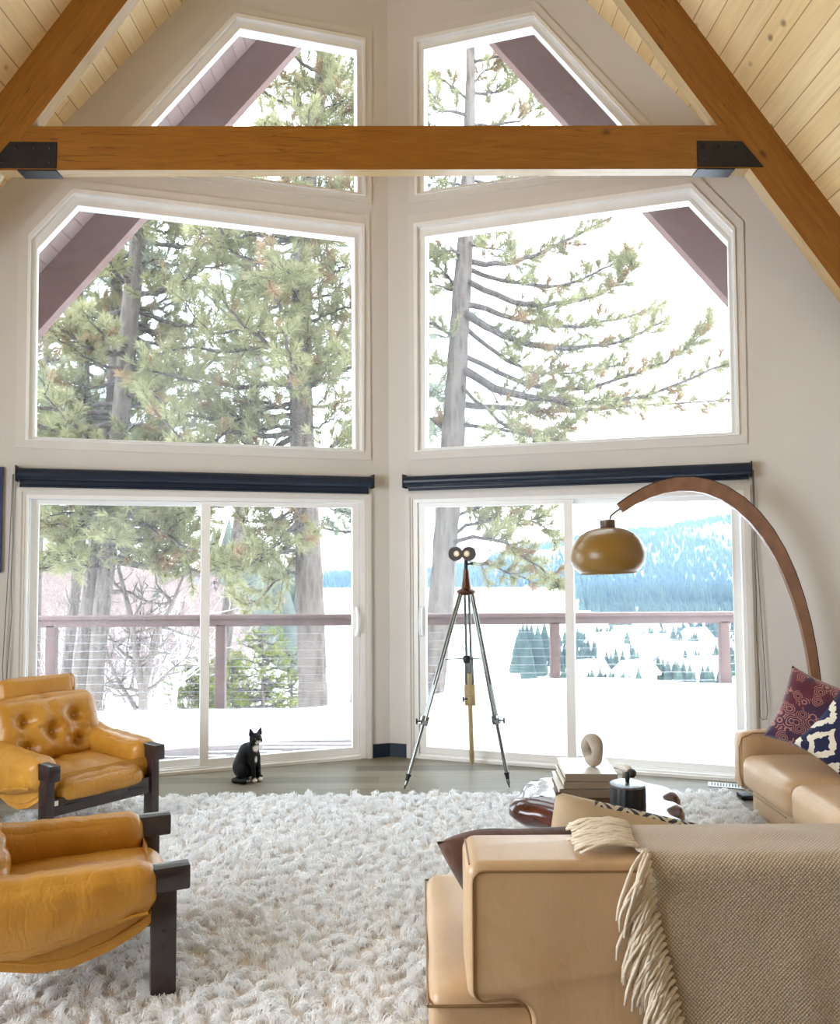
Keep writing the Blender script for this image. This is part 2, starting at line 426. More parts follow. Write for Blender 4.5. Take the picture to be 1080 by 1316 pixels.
    # ---- baseboards in black
    g = G()
    if sg < 0:
        prism(g, [(0.004, 0), (.139, 0), (.139, .1), (0.004, .1)], [], -.016, -.001, W(-1)); prism(g, [(0.004, 0), (.139, 0), (.139, .1), (0.004, .1)], [], -.016, -.001, W(1))
        struct(g.obj('baseboard_corner', M['navy'], smooth=False), 'short black baseboard in the corner between the doors')
        g = G()
    prism(g, [(2.662, 0), (SMAX - .01, 0), (SMAX - .01, .1), (2.662, .1)], [], -.016, -.001, mp)
    struct(g.obj('baseboard_%s' % side, M['navy'], smooth=False), 'black baseboard on the outer %s end of the window wall' % side)
    # ---- side wall
    g = G(); x0, x1 = sorted((sg * SW, sg * (SW + .15)))
    ys = -SW * math.tan(TH)
    ho = [[(-6.4, .6), (-3.4, .6), (-3.4, 2.9), (-6.4, 2.9)]] if sg < 0 else []
    prism(g, [(BACK, 0), (ys + .12, 0), (ys + .12, roofz(SW) + .12), (BACK, roofz(SW) + .12)], ho, x0, x1, lambda a, b_, t: Vector((t, a, b_)))
    struct(g.obj('wall_%s_side' % side, M['wall'], smooth=False), 'plain cream %s side wall under the sloping ceiling' % side)
    # ---- ceiling slope with tongue and groove boards
    def cp(x, y, dz=0): return Vector((sg * x, y, ROOF_R - ROOF_K * x + dz))
    xe = SW + .12; tw = math.tan(TH)
    ov = .02
    vs = [cp(0, BACK - .2), cp(xe, BACK - .2), cp(xe, -xe * tw + ov), cp(0, ov)]
    vs += [v + Vector((0, 0, .3)) for v in vs]
    g = G(); g.add(vs, [(0, 1, 2, 3), (7, 6, 5, 4), (0, 4, 5, 1), (1, 5, 6, 2), (2, 6, 7, 3), (3, 7, 4, 0)])
    o = g.obj('ceiling_%s' % side, M['ceil'], smooth=False); cl = sqrt(1 + ROOF_K ** 2)
    set_uv(o, lambda c, n: (c.y, abs(c.x) * cl)); struct(o, 'knotty pine board ceiling sloping down to the %s' % side)
    # ---- eave outside: soffit and barge board
    root = empty('trim_%d' % (1 if sg < 0 else 2)); struct(root, 'red brown roof overhang with barge board outside the %s windows' % side)
    E = 1.0 / cos(TH); xo = 4.1
    vs = [cp(0, ov + .001, .001), cp(xo, -xo * tw + ov + .001, .001), cp(xo, -xo * tw + E + .1, .001), cp(0, E + .1, .001)]
    vs += [v + Vector((0, 0, .2)) for v in vs]
    g = G(); g.add(vs, [(0, 1, 2, 3), (7, 6, 5, 4), (0, 4, 5, 1), (1, 5, 6, 2), (2, 6, 7, 3), (3, 7, 4, 0)])
    o = g.obj('soffit', M['soffit'], root, smooth=False); set_uv(o, lambda c, n: (c.y, abs(c.x) * cl))
    g = G(); z0, z1 = (-.47 if sg < 0 else -.46), .0
    e0 = 1.05 if sg < 0 else .88
    vs = [cp(0, e0, z0), cp(xo, -xo * tw + e0, z0), cp(xo, -xo * tw + e0 + .1, z0), cp(0, e0 + .1, z0)]
    vs += [v + Vector((0, 0, z1 - z0)) for v in vs]
    g.add(vs, [(0, 1, 2, 3), (7, 6, 5, 4), (0, 4, 5, 1), (1, 5, 6, 2), (2, 6, 7, 3), (3, 7, 4, 0)])
    o = g.obj('barge_board', M['barge'], root, smooth=False); set_uv(o, lambda c, n: (abs(c.x) * 1.7, c.z + .8 * abs(c.x) + c.y))
# floor
g = G(); y0 = BACK; tw = math.tan(TH)
pl = [(-SW - .1, y0), (SW + .1, y0), (SW + .1, -SW * tw + .08), (0, .17), (-SW - .1, -SW * tw + .08)]
prism(g, pl, [], -.12, 0, lambda a, b, t: Vector((a, b, t)))
o = g.obj('floor', M['floor'], smooth=False); set_uv(o, lambda c, n: (c.x, c.y)); struct(o, 'pale oak plank floor')
# back wall behind the viewer with two openings
g = G(); prism(g, [(-SW - .1, 0), (SW + .1, 0), (SW + .1, roofz(SW + .1)), (0, ROOF_R), (-SW - .1, roofz(SW + .1))],
               [], 0, -.14, lambda a, b, t: Vector((a, BACK + t, b)))
o = g.obj('wall_back', M['ceil'], smooth=False); set_uv(o, lambda c, n: (c.x, c.z)); struct(o, 'pine boarded gable wall behind the viewer')

# ================================================================ TIMBER TRUSS
root = tag(empty('roof_truss', (0, -1.37, 3.98)), 'brown stained timber truss with horizontal tie beam across the window wall', 'roof truss')
b = root.location.copy(); YF, YB = -1.37, -1.275
root.rotation_euler.z = radians(1.25)
def under(o):  # faces pointing down take the glare-brightened timber colour
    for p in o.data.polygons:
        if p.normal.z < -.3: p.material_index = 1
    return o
def tpr(g, poly): return prism(g, poly, [], YF, YB, lambda x, z, t: Vector((x, t, z)) - b)
def buv(ang):
    def f(c, n):
        u = c.x * cos(ang) + c.z * sin(ang); v = -c.x * sin(ang) + c.z * cos(ang)
        return (u, v + (c.y * 1.0 if abs(n.y) < .5 else 0))
    return f
g = G(); tpr(g, [(-2.394, 3.972), (2.368, 4.008), (2.166, 4.292), (-2.191, 4.256)])
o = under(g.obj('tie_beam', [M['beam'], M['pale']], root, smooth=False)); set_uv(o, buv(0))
rd = .285 * sqrt(1 + ROOF_K ** 2)     # vertical depth of the rafters
for sg in (-1, 1):
    top = roofz(0) + .0; dzb = 0 if sg < 0 else .034
    xs = 3.3
    g = G(); tpr(g, [(0, top), (sg * xs, roofz(xs)), (sg * xs, roofz(xs) - rd), (0, top - rd)])
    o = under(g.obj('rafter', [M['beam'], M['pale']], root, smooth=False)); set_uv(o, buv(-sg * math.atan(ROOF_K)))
    # steel bracket: a side plate each face and a saddle plate underneath
    g = G(); P = [(sg * 2.03, 3.985 + dzb), (sg * 2.03, 4.152 + dzb), (sg * 2.32, 4.152 + dzb), (sg * 2.455, 3.985 + dzb)]
    prism(g, P, [], YF - .008, YF - .0005, lambda x, z, t: Vector((x, t, z)) - b)
    prism(g, [(q[0], q[1]) for q in (P[0], P[1], (sg * 2.2, P[1][1]), (sg * 2.26, P[0][1]))], [], YB + .0005, YB + .008, lambda x, z, t: Vector((x, t, z)) - b)
    box(g, Vector((min(sg * 2.03, sg * 2.27), YF - .008, 3.965 + dzb)) - b, Vector((max(sg * 2.03, sg * 2.27), YB + .008, 3.9748 + dzb)) - b, .001)
    br = g.obj('bracket', M['steel'], root, smooth=False)
    for (px, pz) in ((2.07, 4.02), (2.07, 4.115), (2.17, 4.115), (2.28, 4.115), (2.36, 4.02)):
        g = G(); lathe(g, [(.011, 0), (.011, .006), (.006, .009)], 8, TR(*(Vector((sg * px, YF - .008, pz + dzb)) - b)) @ RX(pi / 2)); g.obj('bolt', M['steel'], br)

# ================================================================ BLINDS, PICTURE, VENT
for sg in (-1, 1):
    mp = W(sg); root = empty('roller_blind', mp(1.4, 2.1, -.06))
    tag(root, 'rolled up dark navy roller blind above the %s' % ('left sliding door, beside the cat' if sg < 0 else 'right sliding door, behind the arc lamp'), 'roller blind', 'roller blinds above the sliding doors')
    inv = lambda s, h, t, mp=mp, b=root.location.copy(): mp(s, h, t) - b
    hc = 2.118
    g = G(); tube(g, [inv(.155, hc, -.06), inv(2.645, hc + (.0 if sg < 0 else .006), -.06)], .041, 20); g.obj('roll', M['navy'], root)
    g = G(); hb = 2.028 if sg < 0 else 2.05
    prism(g, [(.172, hb), (2.635, hb + .004), (2.635, hc), (.172, hc)], [], -.03, -.022, inv); tube(g, [inv(.172, hb + .008, -.026), inv(2.635, hb + .012, -.026)], .010, 10)
    g.obj('hem_bar', M['navy'], root)
    for s_ in (.148, 2.652):
        g = G(); prism(g, [(s_ - .004, hc - .05), (s_ + .004, hc - .05), (s_ + .004, hc + .055), (s_ - .004, hc + .055)], [], -.10, -.001, inv); g.obj('bracket', M['black'], root, smooth=False)
    g = G(); s0 = 2.672 if sg < 0 else 2.66
    e = .05; lo = .72 if sg < 0 else .43
    pts = [inv(s0, hc, -.03)] + [inv(s0 + .012 * sin(3 * k), mix(hc, lo, k / 6), -.03) for k in range(1, 6)]
    if sg > 0: pts += [inv(s0 + .005, lo + .02, -.03), inv(s0 + .02, lo, -.03), inv(s0 + .045, lo + .005, -.03), inv(s0 + .052, lo + .06, -.03), inv(s0 + .035, 1.0, -.03), inv(s0 + .012, 1.6, -.03), inv(s0 + .006, hc, -.025)]
    else: pts += [inv(s0 + .02, lo, -.03), inv(s0 + .04, lo + .01, -.03), inv(s0 + .045, lo + .1, -.03), inv(s0 + .02, 1.5, -.03), inv(s0 + .006, hc, -.025)]
    tube(g, pts, .0032, 6); g.obj('pull_chain', M['cord'], root)
root = empty('framed_picture', W(-1)(3.05, 1.8, 0)); tag(root, 'blue framed picture hanging on the wall left of the left door', 'picture')
inv = lambda s, h, t: W(-1)(s, h, t) - root.location
g = G(); prism(g, [(2.738, 1.45), (2.738, 2.165), (3.36, 2.165), (3.36, 1.45)], [[(2.76, 1.475), (2.76, 2.14), (3.335, 2.14), (3.335, 1.475)]], -.03, -.002, inv)
g.obj('frame', simple('picture_frame', '1c2a5e', .4), root, smooth=False)
g = G(); prism(g, [(2.76, 1.475), (2.76, 2.14), (3.335, 2.14), (3.335, 1.475)], [], -.012, -.004, inv)
g.obj('canvas', simple('picture_canvas', '6f8fb5', .7, var=.4, vscale=3), root, smooth=False)
root = empty('floor_register', (2.35, -.925, 0), radians(-20)); tag(root, 'pale metal floor vent beside the right sofa end', 'floor vent')
g = G(); box(g, (-.2, -.055, 0), (.2, .055, .006), .002); g.obj('plate', M['vent'], root, smooth=False)
for k in range(20):
    x = -.175 + .0185 * k; g = G(); box(g, (x - .0045, -.036, .0062), (x + .0045, .036, .0075), 0); g.obj('slot', M['ventdark'], root, smooth=False)
# ================================================================ RUG
RX0, RX1, RY0, RY1 = -2.2, 2.2, -4.5, -1.1
rug_mat = None
def rug():
    rng = np.random.default_rng(3)
    N = NT('shag_wool'); oi = N.coord('Object')
    nz = N.noise(oi, 14, 3); nz2 = N.noise(oi, 7.0, 3)
    col = N.mixc(N.mr(nz, .35, .65, 0, 1), lin('f9fafc'), lin('feffff')); col = N.mixc(N.mr(nz2, .55, .72, 0, .5), col, lin('e6e1df'))
    d = N.n('ShaderNodeBsdfDiffuse', {'Color': col}); t = N.n('ShaderNodeBsdfTranslucent', {'Color': col})
    m = N.done(N.n('ShaderNodeMixShader', {0: .4, 1: d, 2: t}))
    cs = .044; nx = int((RX1 - RX0) / cs); ny = int((RY1 - RY0) / cs)
    gx, gy = np.meshgrid(np.arange(nx), np.arange(ny)); n = gx.size; K = 28; m_ = n * K
    cx = RX0 + (gx.ravel() + rng.uniform(.1, .9, n)) * cs; cyy = RY0 + (gy.ravel() + rng.uniform(.1, .9, n)) * cs
    lean = rng.uniform(0, 2 * pi, n); CL = rng.uniform(.022, .066, n); CH = rng.uniform(.014, .038, n)
    rp = lambda q: np.repeat(q, K)
    # each clump is a lock of yarn: roots spread out, strands arch over and draw together towards the tip
    ra = rng.uniform(0, 2 * pi, m_); rr_ = .026 * np.sqrt(rng.random(m_))
    P0 = np.stack([rp(cx) + rr_ * np.cos(ra), rp(cyy) + rr_ * np.sin(ra), np.full(m_, .006)], 1)
    jl = rp(CL) * rng.uniform(.6, 1.15, m_); la = rp(lean) + rng.normal(0, .35, m_)
    tip = np.stack([rp(cx) + np.cos(la) * jl + rng.normal(0, .007, m_), rp(cyy) + np.sin(la) * jl + rng.normal(0, .007, m_), rp(CH) * rng.uniform(.35, .9, m_) + .004], 1)
    hgt = rp(CH) * rng.uniform(.8, 1.35, m_); wv = rng.uniform(0, 6.28, m_); wa = rng.uniform(.002, .006, m_)
    wd = rng.uniform(.0011, .0021, m_)[:, None]; rings = []
    for f, wf in ((0, 1.), (.25, 1.1), (.5, 1.1), (.75, .95), (1., .35)):
        c = P0 + (tip - P0) * f; c[:, 2] += hgt * 1.1 * (4 * f * (1 - f)) ** .7 * .62
        d = tip - P0; q = np.stack([-d[:, 1], d[:, 0], 0 * d[:, 0]], 1); q /= np.linalg.norm(q, axis=1)[:, None] + 1e-9
        c = c + q * (np.sin(wv + f * 7) * wa)[:, None]
        rings += [c - q * wd * wf, c + q * wd * wf]
    V = np.stack(rings, 1).reshape(-1, 3); b0 = np.arange(m_)[:, None] * 10
    F = np.concatenate([b0 + np.array([k, k + 1, k + 3, k + 2]) for k in (0, 2, 4, 6)])
    root = empty('shag_rug', ((RX0 + RX1) / 2, (RY0 + RY1) / 2, 0)); tag(root, 'large white shaggy wool rug covering the middle of the floor', 'rug')
    g = G(); c = root.location
    box(g, Vector((RX0, RY0, .001)) - c, Vector((RX1, RY1, .012)) - c, .004); g.obj('backing', simple('rug_backing', 'd5cbc3', .9), root)
    V = V - np.array([c.x, c.y, 0]); o = np_mesh('pile', V, F, m, root, smooth=True); o['kind'] = 'stuff'
rug()

# ================================================================ LOUNGE CHAIRS
def make_chair():
    root = empty('lounge_chair'); rw, le = M['rosewood'], M['mustard']
    for s in (-1, 1):
        g = G(); box(g, (s * .31 - .024, 0, 0), (s * .31 + .024, .085, .375), .004); L = g.obj('leg', rw, root)
        for z in (.19, .24):
            g = G(); lathe(g, [(.008, 0), (.008, .003)], 10, TR(s * .334, .042, z) @ RY(s * pi / 2)); g.obj('plug', M['black'], L)
        g = G(); box(g, (s * .31 - .024, .66, 0), (s * .31 + .024, .745, .375), .004); g.obj('leg', rw, root)
        g = G(); box(g, (s * .31 - .032, -.045, .375), (s * .31 + .032, .80, .46), .007); g.obj('armrest', rw, root)
        # leather pad draped over the arm
        def armf(p, u, s=s):
            p = Vector(p)
            p.z += .008 * noise.noise(Vector((p.y * 34, p.x * 3, s * 4))) * (.4 + .6 * abs(u[2]))
            p.x += .010 * noise.noise(Vector((p.y * 20 + p.z * 6, p.z * 5, s * 9 + 2)))
            if u[2] < 0: p.x += -s * .02 * u[2] * (1 - u[1] ** 2)
            p.z += .035 * sstep(.2, 1, u[1])
            if u[2] < 0: p.z += .07 * u[2] * sstep(-1, .3, u[1]) * (1 if p.x * s > 0 else 1.3)
            return p
        g = G(); puff(g, (.155, .70, .17), .062, (.012, 0, .006), 30, TR(s * .30, .415, .394), armf); pad = g.obj('arm_pad', le, root, angle=180)
        g = G(); tube(g, [(s * .378, .10 + .06 * k, .335 - .052 * sstep(0, 6, k) - .004) for k in range(11)], .006, 6); g.obj('seam', le, pad)
    g = G(); box(g, (-.286, .012, .185), (.286, .042, .275), .004); fr = g.obj('front_rail', rw, root)
    for x in (-.20, .17):
        g = G(); tube(g, [(x - .025, .010, .232), (x + .03, .010, .232)], .006, 8); tube(g, [(x + .03, .010, .232), (x + .065, .010, .232)], .003, 6); g.obj('bolt', M['steel'], fr)
    g = G(); box(g, (-.285, .0105, .24), (-.262, .0118, .265), 0); part(g.obj('tag', simple('white_tag', 'e8e4dc', .6), fr, smooth=False), 'small white tag')
    g = G(); box(g, (-.286, .69, .20), (.286, .72, .28), .004); g.obj('rear_rail', rw, root)
    # hammock sling under the seat
    prof = [(.05, .335), (.055, .275), (.12, .225), (.22, .178), (.34, .148), (.45, .15), (.56, .178), (.66, .225), (.74, .31), (.78, .40)]
    g = G(); vs = []; fs = []; nx = 13; m = len(prof)
    for i in range(nx):
        u = -1 + 2 * i / (nx - 1); x = .325 * (abs(u) ** .9) * (1 if u > 0 else -1)
        for (y, z) in prof: vs.append((x, y, z + .03 * abs(u) ** 3 - .006 + .006 * noise.noise(Vector((x * 9, y * 14, 3)))))
        for (y, z) in prof[::-1]: vs.append((x * .96, y + (.02 if y < .3 else -.02), max(z + .05, .31)))
    k = 2 * m
    for i in range(nx - 1):
        for j in range(k): fs.append((i * k + j, i * k + (j + 1) % k, (i + 1) * k + (j + 1) % k, (i + 1) * k + j))
    fs.append(tuple(range(k))); fs.append(tuple(range((nx - 1) * k, nx * k))[::-1])
    g.add(vs, fs); g.obj('sling', le, root, angle=60)
    for s in (-1, 1):
        g = G(); tube(g, [(s * .322, y, z + .055) for y, z in prof[1:-1]], .007, 6); g.obj('sling_seam', le, root)
    # seat and tufted back
    def wr(seed, amp, sc):
        return lambda p, u: Vector(p) + Vector((0, 0, 1)) * amp * noise.noise(Vector((p.x * sc, p.y * sc * .6, seed)))
    def seatf(p, u):
        p = wr(3, .012, 11)(p, u); r = sqrt(p.x ** 2 + (p.y - .02) ** 2)
        if u[2] > 0: p.z -= .018 * exp(-(p.x / .03) ** 2) * sstep(-1, -.5, u[1])
        return p
    g = G(); puff(g, (.53, .62, .14), .065, (0, .02, .016), 22, TR(0, .318, .292), seatf); g.obj('seat_cushion', le, root, angle=180)
    btn = [(-.15, .05), (.15, .05), (-.15, -.10), (.15, -.10), (0, -.03)]
    def backf(p, u):
        p = Vector(p)
        if u[1] < .2:
            d = 0
            for bx, bz in btn: d += .075 * exp(-(((p.x - bx) / .05) ** 2 + ((p.z - bz) / .045) ** 2))
            d += .012 * exp(-((p.x) / .02) ** 2) + .014 * exp(-((p.z + .03 + .25 * (abs(p.x) - .15) * (1 if abs(p.x) < .3 else 1)) / .022) ** 2)
            for bx, bz in btn:      # gathered folds radiating from each button
                dx, dz = p.x - bx, p.z - bz; rr_ = sqrt(dx * dx + dz * dz)
                d += .006 * cos(9 * atan2(dz, dx)) * exp(-((rr_ - .06) / .035) ** 2)
            p.y += d
        return p
    MB_ = TR(0, .70, .50) @ RX(radians(-22))
    g = G(); puff(g, (.66, .17, .42), .08, (.0, .05, .02), 40, MB_, backf); bk = g.obj('back_cushion', le, root, angle=180)
    for bx, bz in btn:
        g = G(); lathe(g, [(.009, 0), (.008, .004), (.003, .006)], 10, MB_ @ TR(bx, -.062, bz) @ RX(pi / 2)); g.obj('button', le, bk)
    g = G(); puff(g, (.46, .10, .145), .04, (.006, .01, .006), 14, TR(0, .835, .735) @ RX(radians(-14)), nz=.006, nscale=9); hr = g.obj('headrest', le, root, angle=180)
    g = G(); tube(g, [(.226, .835 + .045 * cos(a), .735 + .068 * sin(a)) for a in [2 * pi * k / 14 for k in range(15)]], .005, 6, cap=False); g.obj('piping', le, hr)
    return root
ch = make_chair(); ch.location = (-1.50, -1.86, .004); ch.rotation_euler.z = atan2(.768, .64)
tag(ch, 'mustard leather lounge chair with tufted back and headrest, facing the near chair', 'armchair', 'mustard lounge chairs on the rug')
c2 = copy_tree(ch); c2.location = (-.755, -3.21, .004); c2.rotation_euler.z = atan2(.923, -.386)
c2['label'] = 'mustard leather lounge chair nearest the viewer, seen side on and cut by the frame'

# ================================================================ SOFAS
def cushion_seams(g, M_, sx, sy, z, r=.005):
    pts = [(-sx / 2, -sy / 2), (sx / 2, -sy / 2), (sx / 2, sy / 2), (-sx / 2, sy / 2), (-sx / 2, -sy / 2)]
    tube(g, [M_ @ Vector((x, y, z)) for x, y in pts], r, 6, cap=False)
# near sofa: back towards the viewer
root = empty('sofa', (1.3, -3.85, 0)); tag(root, 'cream leather sofa with its back to the viewer, woven throw over it', 'sofa', 'cream leather sofas'); b = root.location.copy()
SX1 = 2.42
g = G(); puff(g, (SX1 - .25, .83, .24), .035, (0, 0, .006), 14, TR((.25 + SX1) / 2, -3.825, .155) ); 
for v in range(len(g.v)): g.v[v] = tuple(Vector(g.v[v]) - b)
g.obj('base', M['cream'], root, angle=180)
for x0, x1 in ((.245, .96), (.97, 1.68), (1.69, SX1)):
    g = G(); puff(g, (x1 - x0, .84, .15), .045, (0, 0, .014), 16, TR((x0 + x1) / 2 - b.x, -3.83 - b.y, .325), nz=.004); sc_ = g.obj('seat_cushion', M['cream'], root, angle=180)
    g = G(); cushion_seams(g, TR((x0 + x1) / 2 - b.x, -3.83 - b.y, .365), x1 - x0 + .002, .842, 0, .004); g.obj('piping', M['piping'], sc_)
# back: block with a rounded cut-out where it meets the seat
def arc(cx, cz, r, a0, a1, n=6): return [(cx + r * cos(radians(mix(a0, a1, k / n))), cz + r * sin(radians(mix(a0, a1, k / n)))) for k in range(n + 1)]
poly = [(SX1, .03), (SX1, .75)] + arc(.345 + .035, .715, .035, 90, 180) + arc(.345 + .03, .40 + .03, .03, 180, 270) + arc(.46, .40 - .05, .05, 90, 0) + [(.51, .03)]
bm = bmesh.new(); vv = [bm.verts.new((p[0] - b.x, -.455, p[1])) for p in poly]; f = bm.faces.new(vv)
ex = bmesh.ops.extrude_face_region(bm, geom=[f]); bmesh.ops.translate(bm, verts=[v for v in ex['geom'] if isinstance(v, bmesh.types.BMVert)], vec=(0, .235, 0))
bmesh.ops.recalc_face_normals(bm, faces=bm.faces)
eds = [e for e in bm.edges if abs(e.verts[0].co.y - e.verts[1].co.y) < 1e-5]
bmesh.ops.bevel(bm, geom=eds, offset=.026, segments=4, affect='EDGES', profile=.5)
me = bpy.data.meshes.new('backrest'); bm.to_mesh(me); bm.free(); bk = link('backrest', me, M['cream'], root, True, None, 50)
g = G(); inner = [(p[0], p[1]) for p in poly]
ins = [(SX1, .715)] + arc(.345 + .045, .70, .030, 90, 180) + arc(.345 + .045, .40 + .035, .030, 180, 270) + arc(.45, .40 - .045, .055, 90, 0) + [(.505, .04)]
tube(g, [(p[0] - b.x, -.4565, p[1]) for p in ins], .003, 6)
tube(g, [(p[0] - b.x, -.226, p[1] + .0) for p in [(SX1, .742)] + arc(.345 + .04, .705, .036, 90, 180)], .003, 6)
tube(g, [(.353 - b.x, mix(-.43, -.24, k / 5), .738) for k in range(6)], .003, 6)
g.obj('piping', M['piping'], bk)
# far sofa along the right wall
root = empty('sofa', (2.7, -2.2, 0)); tag(root, 'cream leather sofa along the right side with patterned cushions on it', 'sofa', 'cream leather sofas'); b = root.location.copy()
g = G(); puff(g, (.92, 1.72, .16), .012, (0, 0, 0), 8, TR(2.665 - b.x, -2.35 - b.y, .082)); g.obj('plinth', M['cream'], root, angle=180)
def taper(p, u):
    p = Vector(p); p.x += .055 * (p.z - .0) * 0; return p
g = G(); puff(g, (.99, .135, .335), .05, (.0, .01, .01), 16, TR(2.615 - b.x, -1.475 - b.y, .318), nz=.004); am = g.obj('arm', M['cream'], root, angle=180)
g = G(); tube(g, [(2.135 - b.x, -1.535 - b.y, .17), (2.118 - b.x, -1.535 - b.y, .25), (2.118 - b.x, -1.535 - b.y, .40), (2.135 - b.x, -1.535 - b.y, .455), (2.2 - b.x, -1.535 - b.y, .483), (2.9 - b.x, -1.535 - b.y, .485)], .004, 6); g.obj('piping', M['piping'], am)
for y0, y1 in ((-2.17, -1.55), (-2.80, -2.18), (-3.20, -2.81)):
    g = G(); puff(g, (.78, y1 - y0, .20), .06, (.012, 0, .014), 18, TR(2.505 - b.x, (y0 + y1) / 2 - b.y, .268), nz=.006, nscale=6, seed=y0); sc_ = g.obj('seat_cushion', M['cream'], root, angle=180)
    g = G(); tube(g, [(2.118 - b.x + (.0), y, .18 + .0) for y in (y0 - b.y + .03, y1 - b.y - .03)], .004, 6); g.obj('piping', M['piping'], sc_)
g = G(); puff(g, (.22, 1.75, .62), .07, (.01, .0, .01), 14, TR(3.03 - b.x, -2.36 - b.y, .44)); g.obj('backrest', M['cream'], root, angle=180)

# ================================================================ CUSHIONS
def pillow(name, w_, h_, t_, mats, loc, rot, crease=0, seed=0, bow=.10, wrap=0, taper=0):
    n = 22; vs = []; fs = []; mi = []; idx = {}
    def vid(i, j, s):
        edge = i in (0, n) or j in (0, n); k = (i, j, 0 if edge else s)
        if k not in idx:
            u = -1 + 2 * i / n; v = -1 + 2 * j / n
            x = u * w_ / 2 * (1 - bow * (1 - v * v)); z = v * h_ / 2 * (1 - bow * (1 - u * u))
            x *= 1 - taper * (1 - v) / 2
            y = s * t_ / 2 * ((1 - u ** 4) * (1 - v ** 4)) ** .55
            y += .008 * noise.noise(Vector((x * 9, z * 9, seed + s))) * (0 if edge else 1)
            if crease and not edge: y -= s * crease * exp(-(x / .05) ** 2) * sstep(-.2, 1, v)
            if crease: z -= crease * .8 * exp(-(x / .09) ** 2) * sstep(.2, 1, v)
            idx[k] = len(vs); vs.append((x, y, z))
        return idx[k]
    for s in (-1, 1):
        for i in range(n):
            for j in range(n):
                fs.append((vid(i, j, s), vid(i + 1, j, s), vid(i + 1, j + 1, s), vid(i, j + 1, s))); mi.append(0 if s < 0 and not (wrap and -1 + 2 * j / n > .74 and -1 + 2 * i / n > -.5) else len(mats) - 1)
    g = G(); g.v = vs; g.f = fs; g.m = mi; o = g.obj(name, mats, None, angle=180)
    o.location = loc; o.rotation_euler = rot
    return o
def velvet():
    N = NT('brown_velvet'); co = N.coord(); nz = N.noise(co, 7, 4, .6, dist=.8)
    col = N.mixc(N.mr(nz, .35, .65, 0, 1), lin('3a2016'), lin('65402e'))
    return N.done(N.bsdf(col, .7, 0, N.bump(nz, .3, .02), sheen=.12))
def paisley():
    N = NT('burgundy_paisley'); co = N.coord()
    vo = N.t.nodes.new('ShaderNodeTexVoronoi'); vo.inputs['Scale'].default_value = 19; N.t.links.new(N.scale(co, (1, .3, 1.1)), vo.inputs['Vector'])
    d = vo.outputs['Distance']; rings = N.math('SINE', N.math('MULTIPLY', d, 34.))
    rc = N.n('ShaderNodeSeparateColor', {0: vo.outputs['Color']})
    col = N.mixc(N.mr(N.noise(co, 5, 2), .4, .6, 0, 1), lin('541a2c'), lin('74303e'))
    col = N.mixc(N.mr(N.noise(co, 4, 2, out=0), .47, .56, 0, .85), col, lin('2a1d3c'))
    col = N.mixc(N.math('MULTIPLY', N.math('GREATER_THAN', rings, .35), N.math('GREATER_THAN', rc, .35)), col, lin('a8736c'))
    col = N.mixc(N.math('LESS_THAN', d, .12), col, lin('2c1830'))
    return N.done(N.bsdf(col, .85, 0, N.bump(N.noise(co, 200, 2), .2, .003), sheen=.3))
def ikat(name, dark, light, sc=1.):
    N = NT(name); co = N.coord(); sep = N.t.nodes.new('ShaderNodeSeparateXYZ'); N.t.links.new(N.scale(co, (4.6 * sc, 1, 3.6 * sc)), sep.inputs[0])
    jag = N.noise(N.scale(co, (30, 1, 30)), 1.4, 2)
    fx = N.math('ABSOLUTE', N.math('SUBTRACT', N.math('FRACT', sep.outputs[0]), .5)); fz = N.math('ABSOLUTE', N.math('SUBTRACT', N.math('FRACT', sep.outputs[2]), .5))
    dd = N.math('ADD', N.math('ADD', fx, fz), N.math('MULTIPLY', N.math('SUBTRACT', jag, .5), .22))
    band = N.math('GREATER_THAN', N.math('SINE', N.math('MULTIPLY', dd, 17.)), -.1)
    col = N.mixc(band, lin(light), lin(dark)); core = N.math('LESS_THAN', dd, .2); col = N.mixc(core, col, lin(dark))
    return N.done(N.bsdf(col, .85, 0, N.bump(N.noise(co, 220, 2), .15, .003)))
M['ikat'] = ikat('navy_ikat', '1c2146', 'e3dccb')
M['zig'] = ikat('black_woven_pattern', '1d1e2a', 'b8aa92', 2.6)
M['linen'] = simple('beige_linen', 'b39d7e', .85, bump=.2, bscale=250)
o = pillow('throw_pillow', .50, .36, .15, [velvet()], (.525, -3.915, .575), (radians(36), radians(-2), radians(2)), crease=.006, seed=1, bow=-.03, taper=.5)
tag(o, 'brown velvet pillow poking out behind the near sofa back', 'cushion', 'cushions on the sofas')
o = pillow('throw_pillow', .46, .31, .13, [M['linen'], M['zig']], (.865, -3.80, .583), (radians(-30), radians(11), radians(-8)), seed=2, wrap=1, bow=.0)
tag(o, 'black and beige patterned pillow with plain beige back, beside the brown velvet one', 'cushion', 'cushions on the sofas')
o = pillow('throw_pillow', .44, .44, .16, [paisley()], (2.46, -1.80, .625), (radians(-18), radians(20), radians(-34)), seed=3)
tag(o, 'burgundy paisley pillow in the far corner of the right sofa', 'cushion', 'cushions on the sofas')
o = pillow('throw_pillow', .44, .44, .15, [M['ikat']], (2.52, -2.10, .565), (radians(-22), radians(36), radians(-36)), seed=4)
tag(o, 'navy and white ikat pillow leaning in front of the burgundy paisley one', 'cushion', 'cushions on the sofas')

